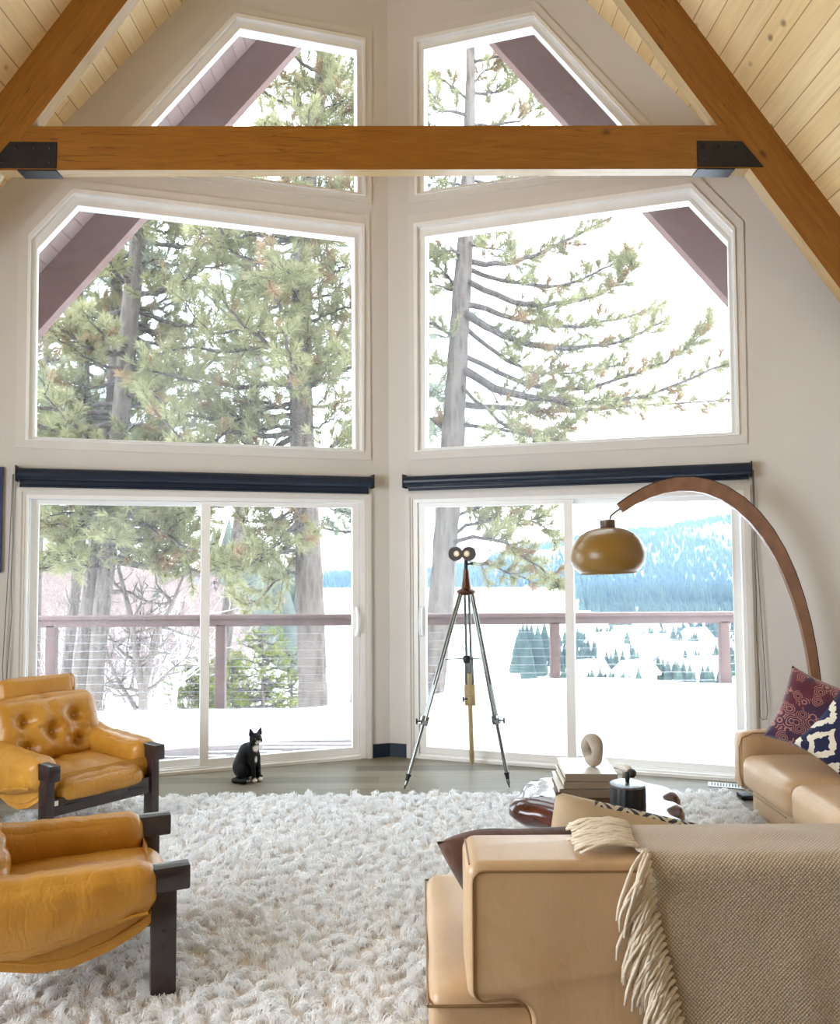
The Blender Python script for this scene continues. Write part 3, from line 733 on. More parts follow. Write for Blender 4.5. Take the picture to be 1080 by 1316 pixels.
# ================================================================ THROW
def throw():
    root = empty('throw_blanket', (1.6, -4.2, .75)); tag(root, 'cream woven throw blanket with long fringe draped over the near sofa back', 'blanket'); b = root.location.copy()
    N = NT('basket_weave'); uv = N.coord('UV'); v = N.scale(uv, (135, 135, 1), rot=(0, 0, radians(45)))
    ck = N.n('ShaderNodeTexChecker', {'Vector': v, 'Scale': 1.}, out=1)
    sep = N.t.nodes.new('ShaderNodeSeparateXYZ'); N.t.links.new(v, sep.inputs[0])
    fx = N.math('SINE', N.math('MULTIPLY', sep.outputs[0], pi)); fy = N.math('SINE', N.math('MULTIPLY', sep.outputs[1], pi))
    h = N.math('MULTIPLY', N.math('ABSOLUTE', fx), N.math('ABSOLUTE', fy))
    nz = N.noise(N.coord(), 60, 3); nl = N.noise(N.coord(), 5, 3)
    col = N.mixc(N.mr(h, 0, .45, 0, 1), lin('94826f'), lin('d2c4b4')); col = N.mixc(N.mr(nz, .45, .7, 0, .35), col, lin('c4b49d'))
    col = N.mixc(N.mr(nl, .5, .7, 0, .3), col, lin('cdb38f'))
    m = N.done(N.bsdf(col, .9, 0, N.bump(h, .5, .004), sheen=.2)); mf = simple('fringe_yarn', 'e0d3bf', .9, var=.08, vscale=30, bump=.5, bscale=150)
    # profile over the sofa back: (y, z), arc length runs from the seat side to the hanging front
    def prof(s):
        if s < .10: return (-4.055, .66 + s)
        if s < .17: a = (s - .10) / .07 * pi / 2; return (-4.055 - .03 * (1 - cos(a)), .76 + .005 * sin(a))
        if s < .36: return (-4.085 - (s - .17), .765)
        if s < .43: a = (s - .36) / .07 * pi / 2; return (-4.275 - .043 * sin(a), .765 - .04 * (1 - cos(a)))
        return (-4.319 - .012 * sstep(.43, .8, s), .725 - (s - .43))
    SM = 1.08; ns, nu = 70, 60
    def edge(s): # slanting left edge
        return .805 + .012 * sin(s * 14) if s < .36 else .805 + .095 * sstep(.34, 1.0, s)
    vs = []; uvs = []
    for i in range(ns + 1):
        s = SM * i / ns; y, z = prof(s)
        for j in range(nu + 1):
            x = mix(edge(s), 2.35, j / nu)
            fold = .010 * sin(x * 11 + s * 3) * sstep(.4, .9, s) + .02 * exp(-((x - 1.14 - .1 * s) / .05) ** 2) * sstep(.5, 1, s) + .004 * noise.noise(Vector((x * 8, s * 8, 0)))
            up = .012 * max(0, noise.noise(Vector((x * 5, s * 7, 4)))) * sstep(.12, .25, s) * sstep(.45, .3, s)
            vs.append((x - b.x, y - b.y - abs(fold) , z - b.z + up)); uvs.append((x, s))
    k = nu + 1; fs = [(i * k + j, i * k + j + 1, (i + 1) * k + j + 1, (i + 1) * k + j) for i in range(ns) for j in range(nu)]
    me = bpy.data.meshes.new('woven_cloth'); me.from_pydata(vs, [], fs); uvl = me.uv_layers.new()
    for p in me.polygons:
        for li in p.loop_indices: uvl.data[li].uv = uvs[me.loops[li].vertex_index]
    o = link('woven_cloth', me, m, root, True, None, 180)
    so_ = o.modifiers.new('t', 'SOLIDIFY'); so_.thickness = .006; so_.offset = 0
    # fringe: yarn tassels along the left edge
    rnd = random.Random(5)
    for i in range(52):
        s = .13 + i * (SM - .15) / 52; y, z = prof(s); x = edge(s) + .006
        n_ = 3
        g = G()
        for q in range(n_):
            L = rnd.uniform(.13, .19); pts = []
            ph = rnd.uniform(0, 6)
            if s < .36:
                sp = rnd.uniform(-.03, .03)
                for t in range(7):
                    f = t / 6; pts.append((x - L * f * .95, y + sp * f + .006 * sin(ph + f * 5), max(z + .010 + .018 * sin(pi * f) * rnd.uniform(.5, 1) - .008 * f, .762)))
            else:
                dn = mix(.75, 1.15, rnd.random()); dx = rnd.uniform(.28, .55)
                top = sstep(.36, .44, s)
                for t in range(8):
                    f = t / 7
                    pts.append((x - L * dx * (1 - (1 - f) ** 1.8) + .004 * sin(ph + 6 * f), y - .010 - .018 * sin(pi * min(1, f * 1.2)) * rnd.uniform(.6, 1) - (1 - top) * .045 * min(1, f * 2.5), z - L * dn * f ** 1.35 + (1 - top) * .01))
            tube(g, [Vector(p) - b for p in pts], [.0046] * (len(pts) - 1) + [.0036], 6)
        g.obj('fringe', mf, root, angle=180)
throw()
# ================================================================ COFFEE TABLE AND WHAT STANDS ON IT
def smooth_loop(P, it=2):
    for _ in range(it):
        Q = []
        for i in range(len(P)):
            a, b_ = Vector(P[i]), Vector(P[(i + 1) % len(P)]); Q += [a * .75 + b_ * .25, a * .25 + b_ * .75]
        P = Q
    return P
def slabwood():
    N = NT('burl_slab'); co = N.coord(); nz = N.noise(N.scale(co, (1, 2.2, 3)), 3.2, 6, .6, dist=1.5)
    col = N.ramp(nz, [(.3, lin('260d08')), (.5, lin('4c1d10')), (.7, lin('672c18'))])
    return N.done(N.bsdf(col, .2, 0, N.bump(nz, .02, .01), coat=.5))
out = [(.80, -2.50), (.70, -2.45), (.735, -2.36), (.80, -2.22), (.815, -2.11), (.90, -2.055), (1.02, -2.09), (1.16, -2.10), (1.30, -2.10), (1.39, -2.18), (1.475, -2.26), (1.485, -2.34), (1.40, -2.43),
       (1.385, -2.48), (1.435, -2.52), (1.425, -2.58), (1.355, -2.65), (1.35, -2.70), (1.385, -2.78), (1.375, -2.90), (1.31, -3.00), (1.20, -3.06), (1.08, -3.02), (1.01, -2.90), (.985, -2.76), (.92, -2.64)]
root = empty('coffee_table', (1.1, -2.55, 0)); tag(root, 'glossy red brown freeform wood slab coffee table on the rug', 'coffee table'); b = root.location.copy()
L = smooth_loop([(p[0], p[1], 0) for p in out], 2); n = len(L); cen = sum(L, Vector()) / n
g = G(); vs = []; fs = []
lev = [(.225, -.10), (.235, -.03), (.265, .012), (.30, .035), (.335, .034), (.362, .016), (.377, -.010), (.381, -.035)]
nor = []
for i in range(n):
    t = L[(i + 1) % n] - L[i - 1]; nor.append(Vector((t.y, -t.x, 0)).normalized())
area_ = sum(L[i].x * L[(i + 1) % n].y - L[(i + 1) % n].x * L[i].y for i in range(n))
sgn = 1 if area_ > 0 else -1
for z, of in lev:
    for i in range(n):
        k = 1.6 if (L[i].x < .95 and L[i].y < -2.1) else 1.0
        w_ = .010 * noise.noise(Vector((L[i].x * 7, L[i].y * 7, z * 9)))
        p = L[i] + nor[i] * sgn * (of * (k if of > 0 or z > .3 else 1) - (.03 if k > 1 and z > .37 else 0) + w_); vs.append((p.x - b.x, p.y - b.y, z))
m_ = len(lev)
for a in range(m_ - 1):
    for i in range(n): fs.append((a * n + i, a * n + (i + 1) % n, (a + 1) * n + (i + 1) % n, (a + 1) * n + i))
flat = [vs[(m_ - 1) * n + i] for i in range(n)]
for t in tessellate_polygon([[Vector((p[0], p[1], 0)) for p in flat]]): fs.append(tuple((m_ - 1) * n + i for i in t))
flat = [vs[i] for i in range(n)]
for t in tessellate_polygon([[Vector((p[0], p[1], 0)) for p in flat]]): fs.append(tuple(t[::-1]))
g.add(vs, fs); o = g.obj('slab_top', slabwood(), root, angle=60)
for x, y in ((.95, -2.42), (1.27, -2.38), (1.16, -2.80)):
    g = G(); tube(g, [(x - b.x, y - b.y, .0), (x - b.x, y - b.y, .1), (x - b.x, y - b.y, .24)], [.055, .048, .075], 14); g.obj('leg', M['black'], root)
TZ = .3815
def book(lo, size, rz, mcover, mtop, label, name='book'):
    root = empty(name, (lo[0], lo[1], lo[2]), rz); sx, sy, sz = size
    g = G()
    box(g, (-sx / 2, -sy / 2, 0), (sx / 2, sy / 2, .004), .001); box(g, (-sx / 2, -sy / 2, 0), (sx / 2, -sy / 2 + .005, sz), .001)
    g.obj('cover', mcover, root, smooth=False)
    g = G(); box(g, (-sx / 2, -sy / 2, sz - .004), (sx / 2, sy / 2, sz), .001); part(g.obj('front_cover', mtop, root, smooth=False), 'front cover of the book')
    g = G(); box(g, (-sx / 2 + .006, -sy / 2 + .005, .004), (sx / 2 - .006, sy / 2 - .006, sz - .004), 0); g.obj('pages', M['paper'], root, smooth=False)
    return tag(root, label, 'book', 'books stacked on the coffee table')
z = TZ
book((1.035, -2.30, z), (.262, .34, .042), radians(-3), M['book2'], M['book3'], 'brown spined book at the bottom of the coffee table stack'); z += .0425
book((1.05, -2.305, z), (.255, .33, .034), radians(-2), M['book1'], M['book3'], 'taupe spined book in the middle of the coffee table stack'); z += .0345
book((1.055, -2.305, z), (.25, .33, .036), radians(-2.5), M['book1'], M['book3'], 'white covered book on top of the stack, under the stone ring'); z += .0365
# stone ring sculpture
g = G(); R_, n1, n2 = .054, 40, 18; vs = []; fs = []
for i in range(n1):
    a = 2 * pi * i / n1; tr = .027 + .003 * sin(a * 3 + 1)
    for j in range(n2):
        q = 2 * pi * j / n2; x = tr * 1.15 * sin(q); r = R_ + tr * cos(q)
        vs.append((x, r * cos(a) * .95, r * sin(a) + .0815 + .001))
for i in range(n1):
    for j in range(n2): fs.append((i * n2 + j, ((i + 1) % n1) * n2 + j, ((i + 1) % n1) * n2 + (j + 1) % n2, i * n2 + (j + 1) % n2))
g.add(vs, fs); o = g.obj('ring_sculpture', M['stone'], None, angle=180); o.location = (1.085, -2.32, z); o.rotation_euler.z = radians(17)
tag(o, 'grey brown stone ring standing on the stacked books', 'sculpture')
# lidded black jar
root = empty('lidded_jar', (1.163, -2.70, TZ)); tag(root, 'black ribbed round candle jar with knobbed lid on the coffee table', 'jar')
g = G(); vs = []; fs = []; N_ = 64
prof = [(.066, 0), (.076, .004), (.078, .02), (.078, .115), (.076, .122)]
for r, z_ in prof:
    for k in range(N_): a = 2 * pi * k / N_; q = r + (.0022 * cos(a * 16 + sin(z_ * 90) * .6) if .01 < z_ < .12 else 0); vs.append((q * cos(a), q * sin(a), z_))
for i in range(len(prof) - 1):
    for k in range(N_): fs.append((i * N_ + k, i * N_ + (k + 1) % N_, (i + 1) * N_ + (k + 1) % N_, (i + 1) * N_ + k))
fs.append(tuple(range(N_))[::-1]); g.add(vs, fs); g.obj('body', M['blackmatte'], root, angle=60)
g = G(); lathe(g, [(.0775, .1222), (.079, .125), (.079, .131), (.07, .135), (.03, .1365), (.0, .137)], 48, cap=False); ld = g.obj('lid', simple('pewter_lid', '8a8d92', .3, .8, var=.35, vscale=60, bump=.6, bscale=90), root)
g = G(); lathe(g, [(.009, .1365), (.010, .150), (.0125, .165), (.0115, .178), (.007, .183), (0, .184)], 20, cap=False); g.obj('knob', M['blackmatte'], ld, angle=180)
# small rounded object behind the jar
root = empty('spoon_rest', (1.24, -2.38, TZ + .012)); tag(root, 'small pale rounded spoon shaped object with dark end behind the black jar', 'ornament')
g = G(); tube(g, [(-.045, .05, .098), (-.03, .03, .108), (.0, .0, .104), (.012, -.02, .094)], [.010, .016, .022, .018], 14); g.obj('handle', simple('pale_glaze', 'e6e2da', .3), root, angle=180)
g = G(); vs, fs = [], []; lathe(g, [(0, -.022), (.015, -.018), (.023, -.005), (.023, .008), (.013, .019), (0, .022)], 18, TR(.014, -.036, .09), cap=False); g.obj('dark_end', M['eyecup'], root, angle=180)
g = G(); tube(g, [(-.01, .02, .0), (-.008, .015, .05), (-.004, .008, .10)], [.02, .012, .014], 12); g.obj('foot', simple('pale_glaze_foot', 'dcd6cb', .35), root, angle=180)

# ================================================================ ARC LAMP
LY = -1.17
root = empty('arc_floor_lamp', (2.78, LY, 0)); tag(root, 'arc floor lamp with mustard dome shade and bent walnut arm by the right door', 'floor lamp'); b = root.location.copy()
ap = [(1.528, 1.838), (1.60, 1.895), (1.70, 1.948), (1.80, 1.985), (1.90, 2.003), (2.0, 2.004), (2.10, 1.986), (2.20, 1.945), (2.30, 1.88), (2.40, 1.785), (2.48, 1.68), (2.55, 1.555), (2.61, 1.42), (2.665, 1.26), (2.705, 1.10), (2.735, .93), (2.752, .78), (2.765, .6), (2.775, .4), (2.78, .2), (2.782, .028)]
# smooth it
for _ in range(2):
    ap = [ap[0]] + [tuple(mix(ap[i][k], (ap[i - 1][k] + ap[i + 1][k]) / 2, .5) for k in (0, 1)) for i in range(1, len(ap) - 1)] + [ap[-1]]
g = G(); vs = []; fs = []; m_ = len(ap)
for i, (x, z_) in enumerate(ap):
    a_ = Vector(ap[min(i + 1, m_ - 1)]) - Vector(ap[max(i - 1, 0)]); a_.normalize(); nx, nz_ = -a_.y, a_.x
    f = i / (m_ - 1); wd = .5 * mix(.062, .092, sstep(0, .25, f)) if f < .4 else .5 * mix(.092, .055, sstep(.4, .85, f))
    for (q, t) in ((-1, -1), (1, -1), (1, 1), (-1, 1)): vs.append((x + nx * wd * q - b.x, t * .019, z_ + nz_ * wd * q))
for i in range(m_ - 1):
    for k in range(4): fs.append((i * 4 + k, i * 4 + (k + 1) % 4, (i + 1) * 4 + (k + 1) % 4, (i + 1) * 4 + k))
fs += [(3, 2, 1, 0), tuple((m_ - 1) * 4 + k for k in range(4))]
g.add(vs, fs); o = g.obj('arm', M['archwood'], root, smooth=True, angle=35)
g = G(); vs = []
for i, (x, z_) in enumerate(ap):
    a_ = Vector(ap[min(i + 1, m_ - 1)]) - Vector(ap[max(i - 1, 0)]); a_.normalize(); nx, nz_ = -a_.y, a_.x
    f = i / (m_ - 1); wd = .5 * mix(.062, .092, sstep(0, .25, f)) if f < .4 else .5 * mix(.092, .055, sstep(.4, .85, f))
    for (q, t) in ((0, -.85), (.006, -.85), (.006, .85), (0, .85)): vs.append((x - nx * 0 + nx * (wd + q + .0003) * (1 if nz_ * 1 + nx * .3 > 0 else 1) - b.x, t * .019, z_ + nz_ * (wd + q + .0003)))
g.add(vs, [f_ for f_ in fs]); part(g.obj('edge_strip', M['black'], root, smooth=True, angle=35), 'thin dark strip along the outer edge of the arm')
sx, sz = 1.445, 1.568
g = G(); tube(g, [(1.53 - b.x, 0, 1.838), (1.49 - b.x, 0, 1.81), (1.468 - b.x, 0, 1.79), (1.463 - b.x, 0, 1.765)], .007, 8); g.obj('hook', M['sock'], root)
RS = RY(radians(-2.5))
g = G(); lathe(g, [(.020, .150), (.046, .148), (.050, .155), (.050, .195), (.044, .200), (.012, .202)], 28, TR(sx + .01 - b.x, 0, sz) @ RS); g.obj('socket_cap', M['sock'], root)
pr = [(.176, -.143), (.205, -.118), (.227, -.085), (.237, -.048), (.238, -.012), (.228, .028), (.206, .068), (.172, .104), (.128, .131), (.085, .145), (.045, .150)]
fine = []
for i in range(len(pr) - 1):
    for k in range(3): fine.append((mix(pr[i][0], pr[i + 1][0], k / 3), mix(pr[i][1], pr[i + 1][1], k / 3)))
fine.append(pr[-1]); ins = [(r - .005, z_ - (.0 if i else 0)) for i, (r, z_) in enumerate(fine)][::-1]
g = G(); lathe(g, ins + fine, 56, TR(sx - b.x, 0, sz) @ RS, cap=False)
nn = len(ins) + len(fine); 
g.f += [((nn - 1) * 56 + k, (nn - 1) * 56 + (k + 1) % 56, (k + 1) % 56, k) for k in range(56)]
sh = g.obj('shade', M['plastic'], root, angle=60)
g = G(); lathe(g, [(.177, -.146), (.181, -.146), (.181, -.140), (.177, -.140)], 56, TR(sx - b.x, 0, sz) @ RS); 
g.obj('rim', simple('rim_ring', '8f6d2c', .3), sh)
g = G(); lathe(g, [(0, -.05), (.03, -.04), (.042, -.005), (.03, .03), (.015, .06), (.015, .12)], 18, TR(sx - b.x, 0, sz)); g.obj('bulb', simple('opal_bulb', 'e8e2d4', .3), root, angle=180)
g = G(); box(g, (-.53, -.05, .0), (.10, .05, .028), .004); g.obj('base', M['black'], root)

# ================================================================ TRIPOD BINOCULARS
root = empty('tripod_binoculars', (.56, -.70, 0)); tag(root, 'vintage binoculars on a tall chrome tripod between the glass doors', 'binoculars'); b = root.location.copy()
hub = Vector((0, 0, 1.30)); 
feet = [Vector((.126, -.931, 0)) - b, Vector((.823, -.912, 0)) - b, Vector((.613, -.337, 0)) - b]
for k, ft in enumerate(feet):
    ft = Vector((ft.x, ft.y, .004)); d = (hub - ft); rad = Vector((ft.x, ft.y, 0)).normalized(); tan = rad.cross(Vector((0, 0, 1)))
    topp = hub + rad * .045 - Vector((0, 0, .02))
    mid = ft + (topp - ft) * (.34 if k < 2 else .40); sp = tan * .017
    mm = M['chrome']
    g = G()
    for s in (-1, 1): tube(g, [mid + sp * s, topp + sp * s * .9], .0095, 10)
    up = g.obj('leg', mm, root)
    g = G(); tube(g, [ft + (topp - ft) * .02, ft + (topp - ft) * (.52 if k < 2 else .55)], .012 if k < 2 else .018, 10)
    lo = part(g.obj('lower_rod', M['brass'] if k == 2 else mm, up), 'brass lower rod of the rear leg' if k == 2 else 'chrome lower rod')
    g = G(); bar(g, mid - (topp - ft).normalized() * .03, mid + (topp - ft).normalized() * .03, .055, .03, .004, up=tan); 
    if k == 2: bar(g, mid - (topp - ft).normalized() * .05, mid + (topp - ft).normalized() * .11, .03, .078, .004, up=tan); bar(g, mid + (topp - ft).normalized() * .112, mid + (topp - ft).normalized() * .32, .012, .066, .003, up=tan, mi=1)
    g.obj('clamp', [M['brass'], mm] if k == 2 else mm, up)
    g = G(); e = 1 if k == 1 else -1; c = mid + Vector((e * .02, -.02, 0)); tube(g, [c, c + Vector((e * .03, -.01, 0))], .005, 8); tube(g, [c + Vector((e * .03, -.01, -.018)), c + Vector((e * .03, -.01, .018))], .006, 8); g.obj('wing_screw', M['steel'], up)
    g = G(); dn = (topp - ft).normalized(); tube(g, [ft, ft + dn * .03, ft + dn * .07, ft + dn * .085], [.003, .008, .014, .014], 10); tube(g, [ft + dn * .085, ft + dn * .10], .018, 10); g.obj('foot', M['steel'] if k < 2 else M['brass'], up)
    g = G(); q = hub.lerp(ft, .36) ; tube(g, [Vector((0, 0, .83)), Vector((q.x, q.y, .835))], .005, 8); g.obj('spreader', mm, root)
g = G(); lathe(g, [(.022, .80), (.028, .81), (.028, .84), (.02, .85)], 18); g.obj('spreader_hub', M['steel'], root)
g = G(); lathe(g, [(.0, 1.265), (.05, 1.27), (.066, 1.285), (.066, 1.30), (.05, 1.31), (.036, 1.315), (.030, 1.34), (.022, 1.40), (.019, 1.43), (.019, 1.445), (.0, 1.446)], 24, cap=False); g.obj('mount_cone', M['bronze'], root, angle=50)
g = G(); tube(g, [(0, 0, 1.44), (0, 0, 1.515)], .013, 12); tube(g, [(-.004, 0, 1.48), (.035, -.012, 1.487)], .006, 8); tube(g, [(.035, -.012, 1.487), (.048, -.016, 1.49)], .011, 10); g.obj('column', M['steel'], root)
hd = empty('binocular_head'); 
HZ = 1.556
g = G()
Mx = RZ(radians(-16))
def by(x, y, z=0): return Mx @ Vector((x, y, 0)) + Vector((0, 0, HZ + z))
for s in (-1, 1):
    pts = [by(s * .050, -.10), by(s * .050, -.06), by(s * .056, -.01), by(s * .064, .05), by(s * .070, .16), by(s * .070, .175)]
    tube(g, pts, [.030, .040, .048, .056, .062, .062], 24)
bod = g.obj('barrels', simple('polished_barrel', 'e2e2df', .2, .9), root, angle=60)
bpy.data.objects.remove(hd)
for s in (-1, 1):
    g = G(); tube(g, [by(s * .047, -.10), by(s * .047, -.125)], .049, 24); tube(g, [by(s * .047, -.10), by(s * .05, -.08)], [.049, .040], 24); ec = g.obj('eyecup', M['eyecup'], bod, angle=50)
    g = G(); tube(g, [by(s * .036, -.125), by(s * .036, -.133)], [.022, .019], 20); g.obj('eyepiece_ring', M['brass'], bod, angle=50)
    g = G(); tube(g, [by(s * .036, -.1335), by(s * .036, -.1345)], .010, 16); g.obj('lens', simple('lens_glass', 'f0f0ea', .05), bod)
g = G(); bar(g, by(-.05, -.112), by(.05, -.112), .024, .045, .006); bar(g, by(-.05, .03), by(.05, .03), .10, .018, .005); g.obj('bridge', M['bronze'], bod)
g = G(); tube(g, [by(0, -.02, -.045), by(0, -.02, .03)], .012, 12); g.obj('focus_post', M['brass'], bod)

# ================================================================ CAT
def cat():
    mb = bpy.data.metaballs.new('catmb'); mb.resolution = .0095; mb.threshold = .12
    ob = bpy.data.objects.new('catmb', mb); COL.objects.link(ob)
    def el(p, s, st=2.0):
        e = mb.elements.new(type='ELLIPSOID'); e.co = p; e.radius = 1; e.stiffness = st
        e.size_x, e.size_y, e.size_z = s; return e
    k = 1.28
    def E(p, s): el(p, tuple(v * k for v in s))
    E((-.066, 0, .085), (.080, .080, .086)); E((-.050, 0, .145), (.068, .066, .070)); E((-.02, 0, .195), (.060, .056, .060)); E((.025, 0, .20), (.042, .042, .065))
    E((.03, 0, .15), (.038, .040, .06)); E((-.045, 0, .195), (.050, .050, .050)); E((-.085, 0, .12), (.045, .052, .07))
    for s in (-1, 1):
        E((-.025, s * .055, .062), (.055, .028, .058)); E((.02, s * .058, .018), (.042, .019, .016))
        E((.048, s * .024, .15), (.020, .018, .05)); E((.058, s * .024, .09), (.015, .0145, .05)); E((.062, s * .024, .045), (.0135, .013, .04)); E((.074, s * .024, .0125), (.021, .015, .0125))
    E((.035, 0, .252), (.036, .036, .038))
    hd = radians(-16)   # the head turns towards the viewer
    hm = TR(.052, 0, .292) @ RZ(hd)
    def H(p, s): E(tuple(hm @ Vector(p)), s)
    H((0, 0, 0), (.042, .044, .039)); H((.018, 0, -.006), (.032, .036, .028)); H((.036, .009, -.014), (.0165, .014, .0125)); H((.036, -.009, -.014), (.0165, .014, .0125)); H((.038, 0, -.004), (.014, .010, .010)); H((.030, 0, -.022), (.016, .014, .010))
    for s in (-1, 1): H((.018, s * .026, -.014), (.018, .016, .016))
    tl = [(-.05, -.07), (-.05, -.1), (-.045, -.106), (-.03, -.108), (-.01, -.108), (.03, -.100), (.062, -.088)]
    for i in range(len(tl) - 1):
        for f in (0, .5): E((mix(tl[i][0], tl[i + 1][0], f), mix(tl[i][1], tl[i + 1][1], f), .0145), (.0185, .0185, .0145))
    bpy.context.view_layer.update(); dg = bpy.context.evaluated_depsgraph_get()
    me = bpy.data.meshes.new_from_object(ob.evaluated_get(dg)); bpy.data.objects.remove(ob); bpy.data.metaballs.remove(mb)
    N = NT('tuxedo_fur'); at_ = N.n('ShaderNodeAttribute', {}, attribute_name='fur'); co = N.coord()
    nz = N.noise(N.scale(co, (1, 1, .4)), 160, 3)
    col = N.mixc(nz, N.mixc(at_, lin('060608'), lin('e6dfd4')), N.mixc(at_, lin('0d0d11'), lin('f3efe8')))
    m = N.done(N.bsdf(col, .65, 0, N.bump(nz, .4, .004), spec=.25))
    body = link('cat', me, m, None, True, None, 180)
    zmin = min(v.co.z for v in me.vertices)
    for v in me.vertices: v.co.z = max(v.co.z - zmin, 0) if v.co.z - zmin > 0 else 0
    a = me.color_attributes.new('fur', 'FLOAT_COLOR', 'POINT'); him = hm.inverted()
    for v in me.vertices:
        p = v.co; q = him @ p; wgt = 0
        def bl(c, r, pp): d = sqrt(sum(((pp[i] - c[i]) / r[i]) ** 2 for i in range(3))); return sstep(1.12, .9, d)
        wgt = max(wgt, bl((.045, 0, -.022), (.026, .022, .014), q))                 # muzzle
        wgt = max(wgt, bl((.075, -.004, .228), (.030, .028, .024), p))     # bib
        wgt = max(wgt, bl((.082, -.008, .150), (.020, .011, .035), p))  # chest stripe
        for s in (-1, 1): wgt = max(wgt, bl((.08, s * .024, .010), (.026, .02, .017), p)); wgt = max(wgt, bl((.082, s * .018, .07), (.010, .007, .05), p) )
        for s in (-1, 1): wgt = max(wgt, bl((.05, s * .06, .01), (.016, .018, .014), p))
        c = wgt; a.data[v.index].color = (c, c, c, 1)
    blk = simple('ear_fur', '09090c', .7); pink = simple('inner_ear', '6b5550', .8); nosem = simple('cat_nose', '3a2a2c', .4); eye = simple('cat_eye', '8d8f3c', .1)
    for s in (-1, 1):
        g = G(); bz = hm @ Vector((-.004, s * .027, .026)); 
        M_ = hm @ TR(-.002, s * .028, .024) @ RX(radians(-s * 14))
        pr_ = [(.021, 0), (.0195, .012), (.0145, .026), (.008, .04), (.001, .052)]; vs = []; fs = []; nn = 14
        for r, z_ in pr_:
            for k2 in range(nn): a2 = 2 * pi * k2 / nn; cx = cos(a2); vs.append((r * (.55 if cx > 0 else .45) * cx * (1 if cx < 0 else .35), r * sin(a2), z_))
        for i in range(len(pr_) - 1):
            for k2 in range(nn): fs.append((i * nn + k2, i * nn + (k2 + 1) % nn, (i + 1) * nn + (k2 + 1) % nn, (i + 1) * nn + k2))
        g.add(vs, fs, 0, M_); g.obj('ear', blk, body, angle=180)
        g = G(); lathe(g, [(0, -.0065), (.005, -.004), (.0068, 0), (.005, .004), (0, .0065)], 14, hm @ TR(.0385, s * .0175, .006), cap=False); ey = g.obj('eye', eye, body, angle=180)
        g = G(); lathe(g, [(0, -.005), (.0016, -.003), (.002, 0), (.0016, .003), (0, .005)], 10, hm @ TR(.0448, s * .0182, .006), cap=False); g.obj('pupil', M['black'], ey, angle=180)
    g = G(); lathe(g, [(0, -.004), (.004, -.001), (.0055, .002), (0, .004)], 12, hm @ TR(.0535, 0, -.006), cap=False); g.obj('nose', nosem, body, angle=180)
    body.location = (-.945, -.67, 0); body.rotation_euler.z = radians(-38); 
    tag(body, 'black cat with white bib and paws sitting by the left door', 'cat')
cat()
# ================================================================ OUTSIDE: deck, railing, snow
g = G(); pl = [(-4.6, -1.30), (0, .19), (4.6, -1.30), (4.6, 2.05), (-4.6, 2.05)]
prism(g, pl, [], -.16, -.10, lambda a, b_, t: Vector((a, b_, t)))
o = g.obj('deck_floor', M['deck'], smooth=False); set_uv(o, lambda c, n: (c.x, c.y)); struct(o, 'weathered red brown deck boards outside the doors')
root = empty('deck_railing', (0, 1.9, -.1)); tag(root, 'red brown deck railing with horizontal steel cables', 'railing'); b = root.location.copy()
for x in (-5.18, -3.47, -1.765, -.06, 1.60, 3.31, 5.0):
    g = G(); box(g, Vector((x - .047, 1.86, -.1)) - b, Vector((x + .047, 1.955, .87)) - b, .004); g.obj('post', M['rail'], root)
g = G(); box(g, Vector((-5.4, 1.83, .925)) - b, Vector((5.3, 1.98, .962)) - b, .005); g.obj('cap_rail', M['rail'], root)
g = G(); box(g, Vector((-5.4, 1.86, .85)) - b, Vector((5.3, 1.90, .9249)) - b, .004); g.obj('top_rail', M['rail'], root)
for k in range(10):
    z = .77 - k * .082; g = G(); tube(g, [Vector((-5.2, 1.905, z)) - b, Vector((5.1, 1.905, z)) - b], .0026, 6); g.obj('cable', M['cable'], root)
